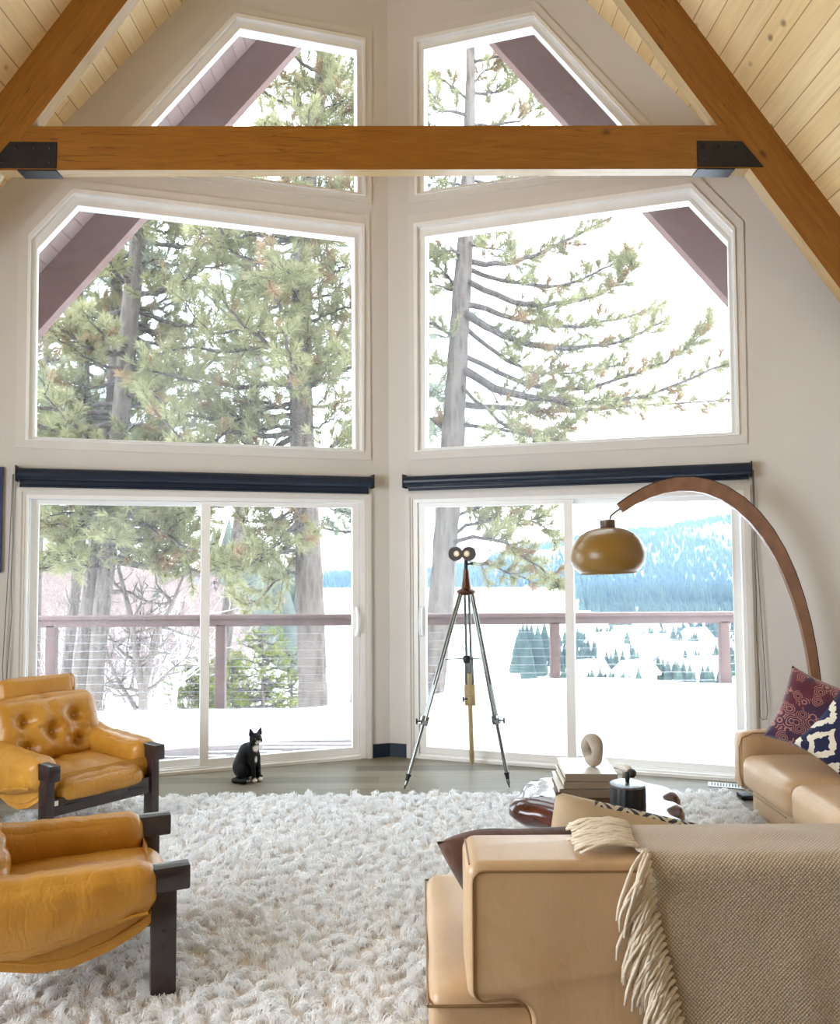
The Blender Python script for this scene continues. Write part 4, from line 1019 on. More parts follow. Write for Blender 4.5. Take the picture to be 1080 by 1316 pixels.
# snow lying on the deck
def snow():
    nx, ny = 150, 46; vs = []; fs = []
    for i in range(nx + 1):
        x = -4.55 + 9.1 * i / nx
        wall = -abs(x) * math.tan(TH) + .17
        yn = wall + mix(1.0, .16, sstep(-.6, 1.6, x)) + .05 * noise.noise(Vector((x * 2, 0, 0))) + (.15 * sstep(-.2, -1.2, x))
        for j in range(ny + 1):
            f = j / ny; y = mix(yn, 1.83, f)
            top = .035 + .10 * sstep(-1.2, 0, x) + .19 * sstep(.0, 1.5, x) - .07 * sstep(1.8, 3.3, x)
            near = -.098 + .02 * (1 if x < 1 else 2.2)
            z = mix(near, top, sstep(0, .75, f) ** .8) + .02 * noise.noise(Vector((x * 1.3, y * 1.3, 2))) * f
            z = max(z, -.0985 + .03 * f)
            if f == 0: z = -.0995
            vs.append((x, y, z))
    k = ny + 1
    for i in range(nx):
        for j in range(ny): fs.append((i * k + j, (i + 1) * k + j, (i + 1) * k + j + 1, i * k + j + 1))
    # skirt so that the drift is a solid body
    base = len(vs); bot = [(v[0], v[1], -.0999) for v in vs]
    rim = [i * k for i in range(nx + 1)] + [nx * k + j for j in range(1, k)] + [i * k + ny for i in range(nx - 1, -1, -1)] + [j for j in range(ny - 1, 0, -1)]
    for r in rim: vs.append(bot[r])
    m = len(rim)
    for i in range(m): fs.append((rim[i], rim[(i + 1) % m], base + (i + 1) % m, base + i))
    fs.append(tuple(base + i for i in range(m)))
    g = G(); g.add(vs, fs); o = g.obj('snow', M['snow'], None, angle=180); tag(o, 'deep white snow lying over the deck', 'snow', kind='stuff')
    g = G(); rnd = random.Random(2)
    for k_ in range(60):    # streaks of snow caught between the bare boards
        x = rnd.uniform(-2.6, .9); wall = -abs(x) * math.tan(TH) + .2; r_ = round((wall + rnd.uniform(.0, .95)) / .14) * .14 + .012
        L_ = rnd.uniform(.3, 1.0); pts = []
        a, b2 = x - L_ / 2, x + L_ / 2; y = r_; wd = rnd.uniform(.015, .045)
        if y < max(-abs(a), -abs(b2)) * math.tan(TH) + .19: continue
        vs, fs2 = bevbox((L_, wd, .014), .006, 2); g.add([Vector(v) + Vector((x, y, -.0935)) for v in vs], fs2)
    o = g.obj('snow_streaks', M['snow'], None); tag(o, 'thin streaks of snow between the bare deck boards', 'snow', kind='stuff')
snow()

# ================================================================ TERRAIN
def ang(x, y): return x / max(y + 6.5, .1)
def ground_h(x, y):
    a = ang(x, y); z = -1.7 - .125 * max(0, y - 4)
    lf = sstep(-.10, -.34, a); d = max(0, y - 5)
    z += lf * (.165 * min(d, 45) + .05 * max(0, min(d - 45, 40)))
    rt = sstep(-.06, .12, a); z -= rt * .09 * d
    z = max(z, -41 + 3 * sstep(.12, .3, a) * (1 if y < 900 else 0))
    z += .25 * noise.noise(Vector((x * .12, y * .12, 0))) * min(1, max(0, y - 3) / 10)
    if y > 180: z += 2.2 * max(0, noise.noise(Vector((x * .012, y * .012, 7)))) * sstep(.08, .2, a)
    return z
def terrain():
    ys = [2.3] + [2.3 + 340 * (i / 70) ** 2.2 for i in range(1, 71)]; na = 90; vs = []; fs = []
    ys += [360, 400, 450, 520, 600, 700, 800, 900]
    for y in ys:
        for j in range(na + 1):
            a = -1.0 + 2.0 * j / na; x = a * (y + 6.5); vs.append((x, y, ground_h(x, y)))
    k = na + 1
    for i in range(len(ys) - 1):
        for j in range(na): fs.append((i * k + j, i * k + j + 1, (i + 1) * k + j + 1, (i + 1) * k + j))
    g = G(); g.add(vs, fs); o = g.obj('ground', M['snow'], None, fix=False, angle=180); struct(o, 'snow covered slope falling away below the deck')
    g = G(); vs = [(-1600, 300, -40.9), (1600, 300, -40.9), (1600, 1250, -40.9), (-1600, 1250, -40.9)]; g.add(vs, [(0, 1, 2, 3)])
    o = g.obj('lake', M['snow'], None, fix=False); struct(o, 'frozen snow white lake in the valley')
terrain()
RIDGE = [(-600, 740), (200, 742), (420, 738), (545, 735), (620, 724), (680, 706), (730, 697), (790, 689), (850, 684), (890, 676), (935, 668), (1010, 650), (1150, 640), (1600, 690)]
def ridge_row(px):
    for i in range(len(RIDGE) - 1):
        if RIDGE[i][0] <= px <= RIDGE[i + 1][0]: return mix(RIDGE[i][1], RIDGE[i + 1][1], sstep(0, 1, (px - RIDGE[i][0]) / (RIDGE[i + 1][0] - RIDGE[i][0])))
    return 720
def mt_h(x, y):
    a = ang(x, y); px = 540 + a * 1060; top = (715 - ridge_row(px)) / 1060
    f = (y - 1100) / 900.; zc = 1.5 + top * 2000
    z = mix(-41, zc, sstep(0, 1, f) ** .85 if f > 0 else 0)
    z += 14 * noise.noise(Vector((x * .004, y * .004, 3))) * sstep(.05, .3, f) * sstep(1.02, .7, f)
    return z
def mountain():
    vs = []; fs = []; na, ny = 140, 26
    for i in range(ny + 1):
        y = 1095 + 905 * i / ny
        for j in range(na + 1): a = -.75 + 1.6 * j / na; x = a * (y + 6.5); vs.append((x, y, mt_h(x, y)))
    k = na + 1
    for i in range(ny):
        for j in range(na): fs.append((i * k + j, i * k + j + 1, (i + 1) * k + j + 1, (i + 1) * k + j))
    N = NT('mountain_cover'); co = N.coord(); nz = N.noise(co, .012, 5, .6)
    m = N.done(N.bsdf(N.mixc(N.mr(nz, .42, .56, 0, 1), lin('3a4c4a'), lin('96a6b8')), .9))
    g = G(); g.add(vs, fs); o = g.obj('mountain', m, None, fix=False, angle=180); struct(o, 'long forested mountain ridge with snow patches beyond the lake')
mountain()
def conifer_field(name, pts, mat, label, mi_n=7):
    """many far conifers as one body of forest: each a stack of two cones"""
    n = 6; prof = [(.16, 0.0), (.19, .12), (.10, .5), (.12, .5), (0, 1.0)]
    a = np.arange(n) * 2 * pi / n; tv = np.array([[r * cos(q), r * sin(q), z] for r, z in prof for q in a]); tf = []
    for i in range(len(prof) - 1):
        for k in range(n): tf.append((i * n + k, i * n + (k + 1) % n, (i + 1) * n + (k + 1) % n, (i + 1) * n + k))
    tf = np.array(tf); P = np.array(pts); H_ = P[:, 3]
    V = tv[None] * (H_[:, None, None] * np.array([P[:, 4], P[:, 4], np.ones(len(P))]).T[:, None, :]) + P[:, None, :3]
    F = tf[None] + (np.arange(len(P)) * len(tv))[:, None, None]
    o = np_mesh(name, V.reshape(-1, 3), F.reshape(-1, 4), mat, smooth=True); tag(o, label, 'forest', kind='stuff')
def forests():
    rnd = random.Random(11); N = NT('far_conifer'); co = N.coord(); nz = N.noise(co, .05, 2)
    m = N.done(N.bsdf(N.mixc(N.mr(nz, .4, .6, 0, 1), lin('22382f'), lin('384d40')), .9))
    pts = []
    while len(pts) < 9000:
        a = rnd.uniform(-.5, .62); y = rnd.uniform(1105, 1985); x = a * (y + 6.5)
        if noise.noise(Vector((x * .006, y * .004, 9))) + rnd.uniform(-.25, .25) < -.36: continue
        h = rnd.uniform(9, 19); pts.append((x, y, mt_h(x, y) - 1, h, rnd.uniform(.9, 1.3)))
    conifer_field('mountain_forest', pts, m, 'dense conifer forest covering the far mountain')
    spots = [(.205, 262, .3), (.235, 300, -.2), (.262, 250, .5), (.285, 330, 0), (.30, 270, .9), (.32, 300, -.4), (.345, 255, .2), (.222, 345, .6), (.252, 370, -.3), (.335, 350, .4), (.36, 310, -.7), (.275, 395, .1), (.31, 410, .8), (.215, 400, -.5)]
    pts = []
    while len(pts) < 4200:
        y = 230 + 680 * rnd.random() ** 1.1; a = rnd.uniform(.16, .62); x = a * (y + 6.5)
        if any(abs(y - hy) < 8 and abs(x - ha * (hy + 6.5)) < 8 for ha, hy, _ in spots): continue
        if a < .205 + .02 * noise.noise(Vector((y * .02, 0, 0))) + .012 * rnd.random() - .00004 * (y - 420) and y > 420: continue
        dens = noise.noise(Vector((x * .05, y * .025, 1))) + .9 * sstep(430, 700, y)
        if y < 520 and dens + rnd.uniform(-.25, .25) < -.16: continue
        h = rnd.uniform(7, 14) * (1.15 if y > 600 else .6); pts.append((x, y, ground_h(x, y) - .5, h, rnd.uniform(.9, 1.25)))
    conifer_field('valley_forest', pts, m, 'dark conifers among the snowy valley town beyond the right door')
    pts = []
    for _ in range(24):
        y = rnd.uniform(270, 340); a = rnd.gauss(.137, .012); x = a * (y + 6.5); pts.append((x, y, ground_h(x, y) - .5, rnd.uniform(8, 17), 1.1))
    for _ in range(0):
        y = rnd.uniform(90, 150); a = rnd.uniform(-.245, -.10); x = a * (y + 6.5); pts.append((x, y, ground_h(x, y) - .5, rnd.uniform(4, 8), 1.1))
    conifer_field('shore_conifers', pts, m, 'clump of small dark conifers below the deck railing')
    mb_ = simple('blue_spruce', '4b524b', .9, var=.2, vscale=.4); pts = []
    for _ in range(70):
        y = rnd.uniform(55, 120); a = rnd.uniform(-.245, -.135); x = a * (y + 6.5); pts.append((x, y, ground_h(x, y) - 1, rnd.uniform(7, 12), 1.2))
    conifer_field('spruce_stand', pts, mb_, 'stand of blue green spruces behind the left deck railing')
    # houses of the valley town
    wm = simple('house_wall', 'b9b0a8', .8, var=.1); rm = M['snow']; first = None
    for a, y, rz in spots:
        x = a * (y + 6.5)
        if first is None:
            r = empty('town_house'); g = G(); box(g, (-5, -4, -1), (5, 4, 3.5), 0); prism(g, [(-4, 3.5), (4, 3.5), (0, 6.6)], [], -5, 5, lambda u, v, t: Vector((t, u, v))); g.obj('wall', wm, r, smooth=False)
            g = G(); prism(g, [(-5, 3.2), (0, 7.0), (5, 3.2), (5, 3.9), (0, 7.8), (-5, 3.9)], [], -5.8, 5.8, lambda u, v, t: Vector((t, u, v))); g.obj('roof', rm, r, smooth=False)
            first = r; h = r
        else: h = copy_tree(first)
        h.location = (x, y, ground_h(x, y)); h.rotation_euler.z = rz
        tag(h, 'small house with snow covered roof in the valley town', 'house', 'houses of the valley town')
forests()
# blue distance haze over the valley
N = NT('valley_haze'); vs_ = N.n('ShaderNodeVolumeScatter', {'Color': (.30, .52, .92, 1), 'Density': .00026, 'Anisotropy': .0}); N.n('ShaderNodeOutputMaterial', {'Volume': vs_})
g = G(); g.add([(-1500, 120, -60), (1500, 120, -60), (1500, 2300, -60), (-1500, 2300, -60), (-1500, 120, 45), (1500, 120, 45), (1500, 2300, 140), (-1500, 2300, 140)],
    [(3, 2, 1, 0), (4, 5, 6, 7), (0, 1, 5, 4), (1, 2, 6, 5), (2, 3, 7, 6), (3, 0, 4, 7)])
o = g.obj('haze', N.m, None, smooth=False); tag(o, 'pale blue distance haze over the valley', 'haze', kind='stuff')

# ================================================================ TREES
def bark(name, c1, c2):
    N = NT(name); co = N.coord(); vo = N.n('ShaderNodeTexVoronoi', {'Vector': N.scale(co, (9, 9, 2.2)), 'Scale': 1.6}); nz = N.noise(co, 12, 4)
    h = N.math('ADD', vo, N.math('MULTIPLY', nz, .4)); col = N.mixc(N.mr(h, .25, .8, 0, 1), lin(c1), lin(c2))
    return N.done(N.bsdf(col, .9, 0, N.bump(h, .8, .04)))
def needle(name, c1, c2):
    N = NT(name); co = N.coord(); nz = N.noise(co, 1.8, 3); col = N.mixc(N.mr(nz, .35, .65, 0, 1), lin(c1), lin(c2))
    d = N.n('ShaderNodeBsdfDiffuse', {'Color': col}); t = N.n('ShaderNodeBsdfTranslucent', {'Color': col})
    return N.done(N.n('ShaderNodeMixShader', {0: .4, 1: d, 2: t}))
BK = bark('pine_bark', '453b36', '665b54'); BR = bark('pine_branch', '3a322f', '524844')
ND = [needle('pine_needles', '858361', 'a4a07c'), needle('dry_needles', '8e765a', '9d866a')]
ND2 = [needle('pine_needles_cool', '7f8371', '999d8a'), needle('dry_needles_cool', '8b7a62', '968770')]
def tufts(tips, rng, n=22, L=(.10, .17), w_=.007, spread=1.05):
    """brush of long needles at each (point, direction, dry)"""
    P = np.array([t[0] for t in tips]); D = np.array([t[1] for t in tips]); D /= np.linalg.norm(D, axis=1)[:, None]; dry = np.array([t[2] for t in tips])
    k = len(tips) * n; Pn = np.repeat(P, n, 0); Dn = np.repeat(D, n, 0)
    R_ = rng.normal(size=(k, 3)); R_ /= np.linalg.norm(R_, axis=1)[:, None]
    dd = Dn + R_ * spread * rng.uniform(.5, 1.25, (k, 1)); dd[:, 2] += .12; dd /= np.linalg.norm(dd, axis=1)[:, None]
    Ls = rng.uniform(*L, (k, 1)); q = np.cross(dd, rng.normal(size=(k, 3))); q /= np.linalg.norm(q, axis=1)[:, None]
    base = Pn - Dn * rng.uniform(0, .10, (k, 1)); tip = base + dd * Ls; tip[:, 2] -= .018 * rng.random(k)
    midp = base + dd * Ls * .5
    V = np.stack([base - q * w_ * .35, base + q * w_ * .35, midp + q * w_ * .5, tip, midp - q * w_ * .5], 1).reshape(-1, 3)
    b0 = np.arange(k)[:, None] * 5
    F = np.concatenate([b0 + np.array([0, 1, 2, 4]), b0 + np.array([4, 2, 3, 3])])
    return V, b0, dry, n
def make_pine(name, label, trunk, branches, seed, mats=ND, group='tall pines beyond the deck', twig=(.20, .5), dens=1.0, nn=22, dryp=.10, nl=(.10, .17), nw=.007, tuft_gap=.13, bk=1.25):
    """trunk: [(Vector, r)], branches: [(list of points, r0)]"""
    rng = np.random.default_rng(seed); rnd = random.Random(seed)
    root = empty(name, trunk[0][0]); b = root.location.copy()
    tag(root, label, 'tree', group)
    g = G(); pts = [t[0] - b for t in trunk]; rs = [t[1] for t in trunk]; P2 = []; R2 = []
    for i in range(len(pts) - 1):
        for k in range(6): P2.append(pts[i].lerp(pts[i + 1], k / 6)); R2.append(mix(rs[i], rs[i + 1], k / 6) * (1 + .06 * rnd.uniform(-1, 1)))
    P2.append(pts[-1]); R2.append(rs[-1]); tube(g, P2, R2, 14); g.obj('trunk', BK, root, angle=180)
    gb = G(); tips = []
    for pl, r0 in branches:
        # resample the branch, then grow twigs along its outer part
        pl = [Vector(p) - b for p in pl]; Q = []
        for i in range(len(pl) - 1):
            p0, p1, p2, p3 = pl[max(i - 1, 0)], pl[i], pl[i + 1], pl[min(i + 2, len(pl) - 1)]
            for k in range(4):
                t = k / 4; Q.append(.5 * ((2 * p1) + (p2 - p0) * t + (2 * p0 - 5 * p1 + 4 * p2 - p3) * t * t + (3 * p1 - p0 - 3 * p2 + p3) * t ** 3))
        Q.append(pl[-1]); m = len(Q)
        Q = [q + Vector((rnd.gauss(0, .012), rnd.gauss(0, .012), rnd.gauss(0, .012))) if 0 < i < m - 1 else q for i, q in enumerate(Q)]
        tube(gb, Q, [max(.006, r0 * bk * (1 - .82 * i / (m - 1))) for i in range(m)], 6, cap=False)
        L = sum((Q[i + 1] - Q[i]).length for i in range(m - 1)); nt = max(3, int(L * 7.0 * dens)); dryb = rnd.random() < dryp * .8
        for k in range(nt):
            f = .22 + .78 * (k + rnd.random()) / nt if k < nt - 1 else 1.0
            i = min(int(f * (m - 1)), m - 2); p = Q[i].lerp(Q[i + 1], f * (m - 1) - i); d = (Q[i + 1] - Q[i]).normalized()
            side = Vector((rnd.gauss(0, 1), rnd.gauss(0, 1), rnd.gauss(.25, .7))); side = (side - d * side.dot(d) * .7); side.normalize()
            td = (d * rnd.uniform(.3, .9) + side * rnd.uniform(.5, .9)); td.normalize(); tl = rnd.uniform(*twig) * (1.1 - .45 * f)
            e1 = p + td * tl * .55; td2 = (td + Vector((0, 0, rnd.uniform(.0, .7)))).normalized(); e2 = e1 + td2 * tl * .45
            tube(gb, [p, e1, e2], [.007, .005, .003], 4, cap=False)
            dry = rnd.random() < dryp or (dryb and rnd.random() < .5)
            tips.append((e2, td2, dry)); 
            nseg = int(tl / tuft_gap)
            for q in range(nseg):
                if rnd.random() < .8: 
                    f2 = 1 - (q + .6) * tuft_gap / tl
                    if f2 > .3: tips.append((p.lerp(e1, f2 / .55) if f2 < .55 else e1.lerp(e2, (f2 - .55) / .45), td2, dry))
        tips.append((Q[-1], Q[-1] - Q[-2], False))
    gb.obj('branches', BR, root, angle=180, fix=False)
    V, b0, dry, n = tufts([(tuple(t[0]), tuple(t[1]), t[2]) for t in tips], rng, nn, nl, nw)
    k = len(b0); F4 = (b0 + np.array([0, 1, 2, 4])); F3 = b0 + np.array([4, 2, 3])
    me = bpy.data.meshes.new('needles'); me.vertices.add(len(V)); me.vertices.foreach_set('co', V.astype(np.float32).ravel())
    lp = np.concatenate([F4.ravel(), F3.ravel()]).astype(np.int32); me.loops.add(len(lp)); me.loops.foreach_set('vertex_index', lp)
    st = np.concatenate([np.arange(k) * 4, k * 4 + np.arange(k) * 3]).astype(np.int32); me.polygons.add(2 * k); me.polygons.foreach_set('loop_start', st)
    mi = np.repeat(dry.astype(np.int32), n); me.polygons.foreach_set('material_index', np.concatenate([mi, mi])); me.update(calc_edges=True)
    o = link('needles', me, mats, root, False); o['kind'] = 'stuff'
    return root
def rand_branches(trunk, z0, z1, n, lmax, rnd, az=None, droop=-.15, up=.35, lmin=.5):
    out = []
    for k in range(n):
        z = z0 + (z1 - z0) * (k + rnd.random()) / n
        for i in range(len(trunk) - 1):
            if trunk[i][0].z <= z <= trunk[i + 1][0].z: break
        f = (z - trunk[i][0].z) / max(1e-6, trunk[i + 1][0].z - trunk[i][0].z); p = trunk[i][0].lerp(trunk[i + 1][0], max(0, min(1, f)))
        a = rnd.uniform(*az) if az else rnd.uniform(0, 2 * pi); L = lmax * (1 - .55 * (z - z0) / max(.1, z1 - z0)) * rnd.uniform(lmin, 1.1)
        dz = droop * rnd.uniform(.2, 1.6); pts = []
        for q in range(5):
            t = q / 4; pts.append(p + Vector((cos(a) * L * t + rnd.gauss(0, .03), sin(a) * L * t + rnd.gauss(0, .03), L * (dz * t + (up + rnd.gauss(0, .1)) * t * t))))
        out.append((pts, .012 + .012 * L))
    return out
def A(px, py, y): return at(px, py, y)
# right-hand pine: its long limbs reach to the right across the window
y = 5.2
tr = [(A(552, 900, y), .19), (A(566, 790, y), .185), (A(573, 690, y), .175), (A(581, 590, y), .17), (A(586, 500, y), .155), (A(592, 400, y), .135), (A(599, 300, y), .115), (A(603, 200, y), .09), (A(605, 100, y), .07), (A(606, -20, y), .05)]
lim = [([(588, 468), (640, 500), (700, 513), (760, 520), (830, 508), (936, 468)], .045, 5.0), ([(588, 520), (650, 524), (720, 528), (800, 524), (945, 512)], .034, 5.5),
       ([(594, 400), (625, 420), (670, 440), (720, 448), (790, 440), (856, 412)], .04, 5.0), ([(596, 392), (660, 408), (720, 420), (775, 414), (840, 396)], .03, 5.6),
       ([(600, 360), (650, 385), (700, 392), (760, 380), (800, 360), (812, 328)], .03, 4.8), ([(602, 338), (650, 338), (700, 322), (760, 292), (822, 262)], .03, 5.2),
       ([(600, 345), (650, 362), (720, 368), (775, 345), (800, 330)], .024, 5.6), ([(606, 300), (640, 285), (680, 268), (740, 262)], .02, 5.1),
       ([(586, 545), (640, 552), (700, 560), (740, 540)], .022, 5.0), ([(585, 560), (560, 545), (535, 520)], .02, 5.2), ([(590, 440), (565, 420), (540, 412)], .022, 5.0), ([(595, 380), (570, 350), (545, 330)], .02, 5.3),
       ([(588, 490), (640, 540), (680, 560), (720, 566)], .02, 4.7), ([(592, 420), (640, 455), (690, 480), (745, 478), (800, 470)], .024, 5.5), ([(590, 450), (660, 488), (740, 500), (820, 478), (880, 450), (915, 415)], .026, 5.3),
       ([(602, 200), (640, 215), (690, 205), (720, 180)], .02, 5.2), ([(604, 150), (570, 140), (545, 110)], .018, 5.0), ([(604, 120), (640, 118), (680, 95)], .018, 5.3), ([(605, 80), (650, 70), (690, 60)], .016, 5.0), ([(604, 180), (575, 185), (548, 165)], .016, 5.3), ([(605, 60), (580, 50), (560, 60)], .015, 5.2), ([(602, 240), (570, 235), (548, 240)], .016, 5.0), ([(602, 230), (650, 240), (690, 228)], .016, 5.2),
       ([(574, 690), (610, 672), (650, 668), (690, 672), (715, 700)], .022, 5.0), ([(574, 700), (620, 690), (660, 705), (700, 735), (716, 755)], .022, 4.8), ([(573, 670), (620, 650), (660, 648), (700, 660)], .02, 5.4), ([(572, 720), (610, 720), (650, 735), (690, 750)], .018, 5.0), ([(574, 650), (556, 640), (540, 650)], .016, 5.2), ([(576, 640), (610, 655), (640, 680), (670, 715)], .018, 5.6),
       ([(600, 330), (575, 322), (552, 330)], .016, 4.9), ([(597, 370), (575, 372), (550, 362)], .016, 5.4), ([(590, 460), (570, 470), (548, 462)], .014, 5.0), ([(601, 310), (625, 318), (655, 322)], .014, 4.8), ([(604, 130), (580, 110), (552, 100)], .016, 5.0), ([(604, 160), (640, 160), (672, 150), (694, 128)], .016, 5.2), ([(604, 110), (625, 90), (650, 85)], .014, 5.4), ([(602, 215), (575, 215), (550, 205)], .014, 5.2), ([(599, 330), (620, 300), (650, 290)], .014, 5.5)]
br = [([A(px, py, yy + .35 * i * (1 if k % 2 else -1) * .3) if i else A(px, py, y) for i, (px, py) in enumerate(pl)], r) for k, (pl, r, yy) in enumerate(lim)]
make_pine('pine_tree', 'pine tree with long limbs sweeping right across the right upper window', tr, br, 21, nn=34, twig=(.14, .40), dens=2.3, dryp=.16, nl=(.09, .16), nw=.012, bk=1.6)
# thick straight trunk in the left door, nearest the corner
rnd = random.Random(31); y = 5.0
tr = [(A(404, 960, y), .215), (A(402, 890, y), .20), (A(399, 780, y), .19), (A(394, 660, y), .175), (A(388, 560, y), .165), (A(386, 430, y), .15), (A(390, 300, y), .13), (A(400, 200, y), .115), (A(413, 100, y), .10), (A(420, 20, y), .08), (A(424, -80, y), .06)]
br = rand_branches(tr, 2.6, 8.9, 58, 2.4, rnd, az=(radians(95), radians(355)), droop=-.25, up=.25)
br += rand_branches(tr, 3.2, 8.8, 24, 1.1, rnd, az=(radians(-80), radians(80)), droop=-.1, up=.3)
br += rand_branches(tr, 1.5, 2.9, 14, 1.7, rnd, az=(radians(110), radians(280)), droop=-.45, up=.05)
make_pine('pine_tree', 'thick straight pine trunk in the left door beside the corner wall', tr, br, 33, dens=1.7, nn=32, nw=.0105, nl=(.10, .18))
# left cluster of leaning trunks
rnd = random.Random(41); y = 6.0
tr = [(A(116, 960, y), .13), (A(120, 905, y), .125), (A(133, 760, y), .12), (A(148, 655, y), .12), (A(153, 560, y), .13), (A(165, 420, y), .14), (A(180, 290, y), .115), (A(195, 180, y), .09), (A(205, 60, y), .06)]
br = rand_branches(tr, 2.4, 8.2, 70, 2.7, rnd, droop=-.2, up=.3) + rand_branches(tr, 1.5, 3.6, 26, 2.4, rnd, az=(radians(-70), radians(60)), droop=-.3, up=.1) + rand_branches(tr, 1.3, 3.2, 14, 1.8, rnd, az=(radians(180), radians(280)), droop=-.3, up=.1)
make_pine('pine_tree', 'leaning pine trunk, rightmost of the three together left of the left door', tr, br, 43, dens=1.6, nn=32, nw=.0105, nl=(.10, .18))
y = 6.6; rnd = random.Random(51)
tr = [(A(92, 960, y), .115), (A(99, 896, y), .11), (A(116, 760, y), .105), (A(126, 655, y), .10), (A(140, 560, y), .10), (A(150, 430, y), .09), (A(150, 300, y), .09), (A(148, 200, y), .06)]
br = rand_branches(tr, 2.0, 7.4, 36, 2.2, rnd, droop=-.2, up=.3)
make_pine('pine_tree', 'leaning pine trunk in the middle of the three at the left door', tr, br, 53, mats=ND2, dens=1.5, nn=28, nw=.0105, nl=(.10, .18))
y = 7.4; rnd = random.Random(61)
tr = [(A(78, 960, y), .09), (A(84, 870, y), .088), (A(97, 760, y), .085), (A(108, 655, y), .08), (A(112, 560, y), .1), (A(106, 430, y), .08), (A(100, 330, y), .05)]
br = rand_branches(tr, 1.4, 6.6, 36, 2.1, rnd, droop=-.2, up=.3)
make_pine('pine_tree', 'thin pine trunk, leftmost of the three leaning together at the left door', tr, br, 63, mats=ND2, dens=1.5, nn=28, nw=.0105, nl=(.10, .18))
# pines further back filling the left windows
for q, (px, y, r, seed, lab, zt) in enumerate(((275, 10.5, .17, 71, 'cool green pine standing behind, between the leaning trunks and the thick trunk', 9.0), (455, 11.5, .16, 81, 'slender pine further back beside the corner edge of the left window', 11.5), (40, 11, .15, 91, 'pine further back at the left edge of the left upper window', 7.5))):
    rnd = random.Random(seed); p0 = A(px, 880, y); tr = [(Vector((p0.x + .25 * k * sin(q + 1), p0.y, p0.z - 1 + k * (zt + 2) / 6)), r * (1 - .13 * k)) for k in range(7)]
    br = rand_branches(tr, 2.6 if q == 0 else 2.0, zt, 40, 2.6, rnd, droop=-.15, up=.3)
    make_pine('pine_tree', lab, tr, br, seed, mats=ND2, dens=1.3, nn=26, nw=.014, nl=(.12, .2))
# young bushy conifers below the railing
ND3 = [needle('young_needles', '727c3e', '878f50'), needle('young_needles_tip', '8f9254', '9a9a60')]
for px, y, top, seed, lab, ms, rad in ((338, 8.5, 812, 101, 'bushy yellow green young conifer below the left railing', ND3, .95), (300, 9.6, 845, 111, 'low olive young conifer left of the yellow green one', ND3, .8), (375, 10.8, 835, 121, 'small grey green conifer behind the thick pine trunk', ND2, .7), (255, 9.0, 850, 131, 'small olive conifer beside the door mullion', ND3, .6)):
    rnd = random.Random(seed); p0 = A(px, 935, y); p1 = A(px, top, y); tr = [(p0.lerp(p1, k / 4), .05 * (1 - .2 * k)) for k in range(5)]
    br = rand_branches(tr, p0.z + .15, p1.z - .03, 34, rad * 1.25, rnd, droop=-.1, up=.25)
    make_pine('young_conifer', lab, tr, br, seed, mats=ms, group='young conifers below the deck', twig=(.12, .3), dens=1.3, nn=18, dryp=.2, nl=(.06, .10), nw=.008, tuft_gap=.10)
# bare deciduous trees and twiggy scrub
TW = bark('pale_bark', '7a6d68', '988b84'); TW2 = bark('scrub_bark', '76625f', '95827e')
def bare_tree(name, label, group, paths, seed, mat_, nsub=5, depth=2, y=7.):
    rnd = random.Random(seed); base = paths[0][0][0]; root = tag(empty(name, base), label, 'tree', group)
    g = G(); gt = G()
    def grow(p, d, L, r, lev):
        pts = [p]; q = p.copy(); dd = d.copy()
        for k in range(4):
            dd = (dd + Vector((rnd.gauss(0, .22), rnd.gauss(0, .22), rnd.gauss(.06, .18)))).normalized(); q = q + dd * L / 4; pts.append(q.copy())
        tube(gt, [v - base for v in pts], [max(.0035, r * (1 - .2 * k)) for k in range(5)], 4, cap=False)
        if lev > 0:
            for k in range(nsub):
                i = rnd.randint(1, 4); s = Vector((rnd.gauss(0, 1), rnd.gauss(0, 1), rnd.gauss(.3, .7))).normalized(); grow(pts[i], (dd * .6 + s * .8).normalized(), L * rnd.uniform(.4, .7), r * .55, lev - 1)
    for pts, r in paths:
        tube(g, [p - base for p in pts], [r * (1 - .7 * i / (len(pts) - 1)) for i in range(len(pts))], 8)
        for i in range(1, len(pts)):
            for k in range(3):
                s = Vector((rnd.gauss(0, 1), rnd.gauss(0, .8), rnd.gauss(.3, .6))).normalized(); grow(pts[i], s, rnd.uniform(.4, 1.0), r * .35, depth - 1)
    g.obj('trunk', mat_, root, angle=180); gt.obj('twigs', mat_, root, angle=180, fix=False); return root
y = 6.8
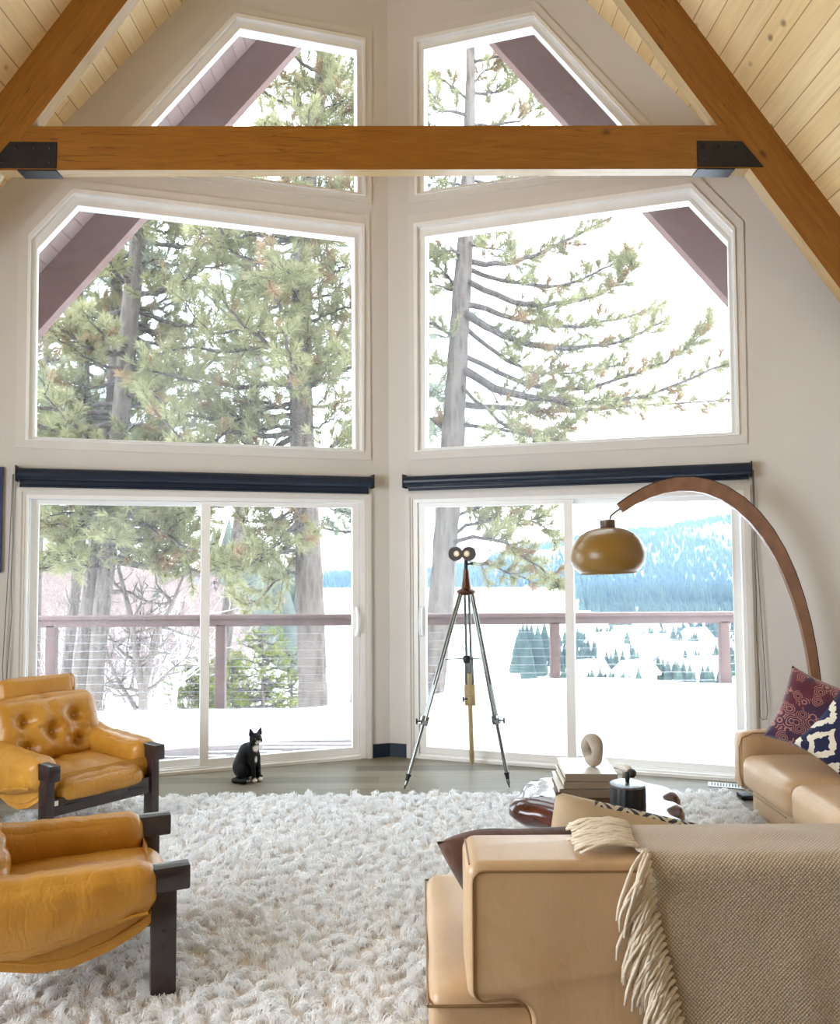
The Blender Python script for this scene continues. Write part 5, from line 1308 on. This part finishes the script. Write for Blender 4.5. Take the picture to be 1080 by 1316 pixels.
bare_tree('bare_tree', 'bare forked tree with V shaped stems behind the left railing', 'bare trees beyond the railing',
          [([A(184, 935, y), A(184, 890, y), A(176, 850, y), A(170, 800, y), A(160, 760, y), A(150, 720, y)], .085), ([A(184, 890, y), A(193, 850, y), A(206, 805, y), A(222, 775, y), A(236, 740, y)], .065), ([A(176, 912, y), A(155, 880, y), A(140, 850, y), A(134, 820, y)], .04)], 5, bark('forked_bark', '5c524a', '7c7068'))
y = 7.6
bare_tree('bare_tree', 'pale bare tree with white branches beside the left door mullion', 'bare trees beyond the railing',
          [([A(222, 930, y), A(226, 880, y), A(232, 860, y), A(238, 820, y), A(246, 790, y)], .05), ([A(226, 880, y), A(215, 850, y), A(208, 830, y)], .035), ([A(232, 872, y), A(255, 855, y), A(280, 840, y)], .035)], 6, bark('white_bark', 'c3bab4', 'e6e0dc'))
def scrub():
    rnd = random.Random(9); gt = G()
    def twig(p, d, L, r, lev):
        pts = [p]; q = p.copy(); dd = d.copy()
        for k in range(3): dd = (dd + Vector((rnd.gauss(0, .25), rnd.gauss(0, .25), rnd.gauss(.02, .2)))).normalized(); q = q + dd * L / 3; pts.append(q.copy())
        tube(gt, pts, [r, r * .8, r * .6, r * .4], 3, cap=False)
        if lev:
            for k in range(4): twig(pts[rnd.randint(1, 3)], (dd * .5 + Vector((rnd.gauss(0, 1), rnd.gauss(0, 1), rnd.gauss(.2, .7))).normalized()).normalized(), L * rnd.uniform(.4, .7), r * .6, lev - 1)
    for k in range(400):
        yy = rnd.uniform(9, 46); a = rnd.uniform(-.50, -.20); x = a * (yy + 6.5); p = Vector((x, yy, ground_h(x, yy) - .1)); s = yy / 16
        for q in range(3): twig(p, Vector((rnd.gauss(0, .4), rnd.gauss(0, .4), 1)).normalized(), rnd.uniform(.8, 1.7) * (.7 + .3 * s), .017 * (.6 + .5 * s), 2)
    o = gt.obj('scrub', TW2, None, angle=180, fix=False); tag(o, 'tangle of bare pinkish grey scrub on the snowy slope', 'undergrowth', kind='stuff')
scrub()
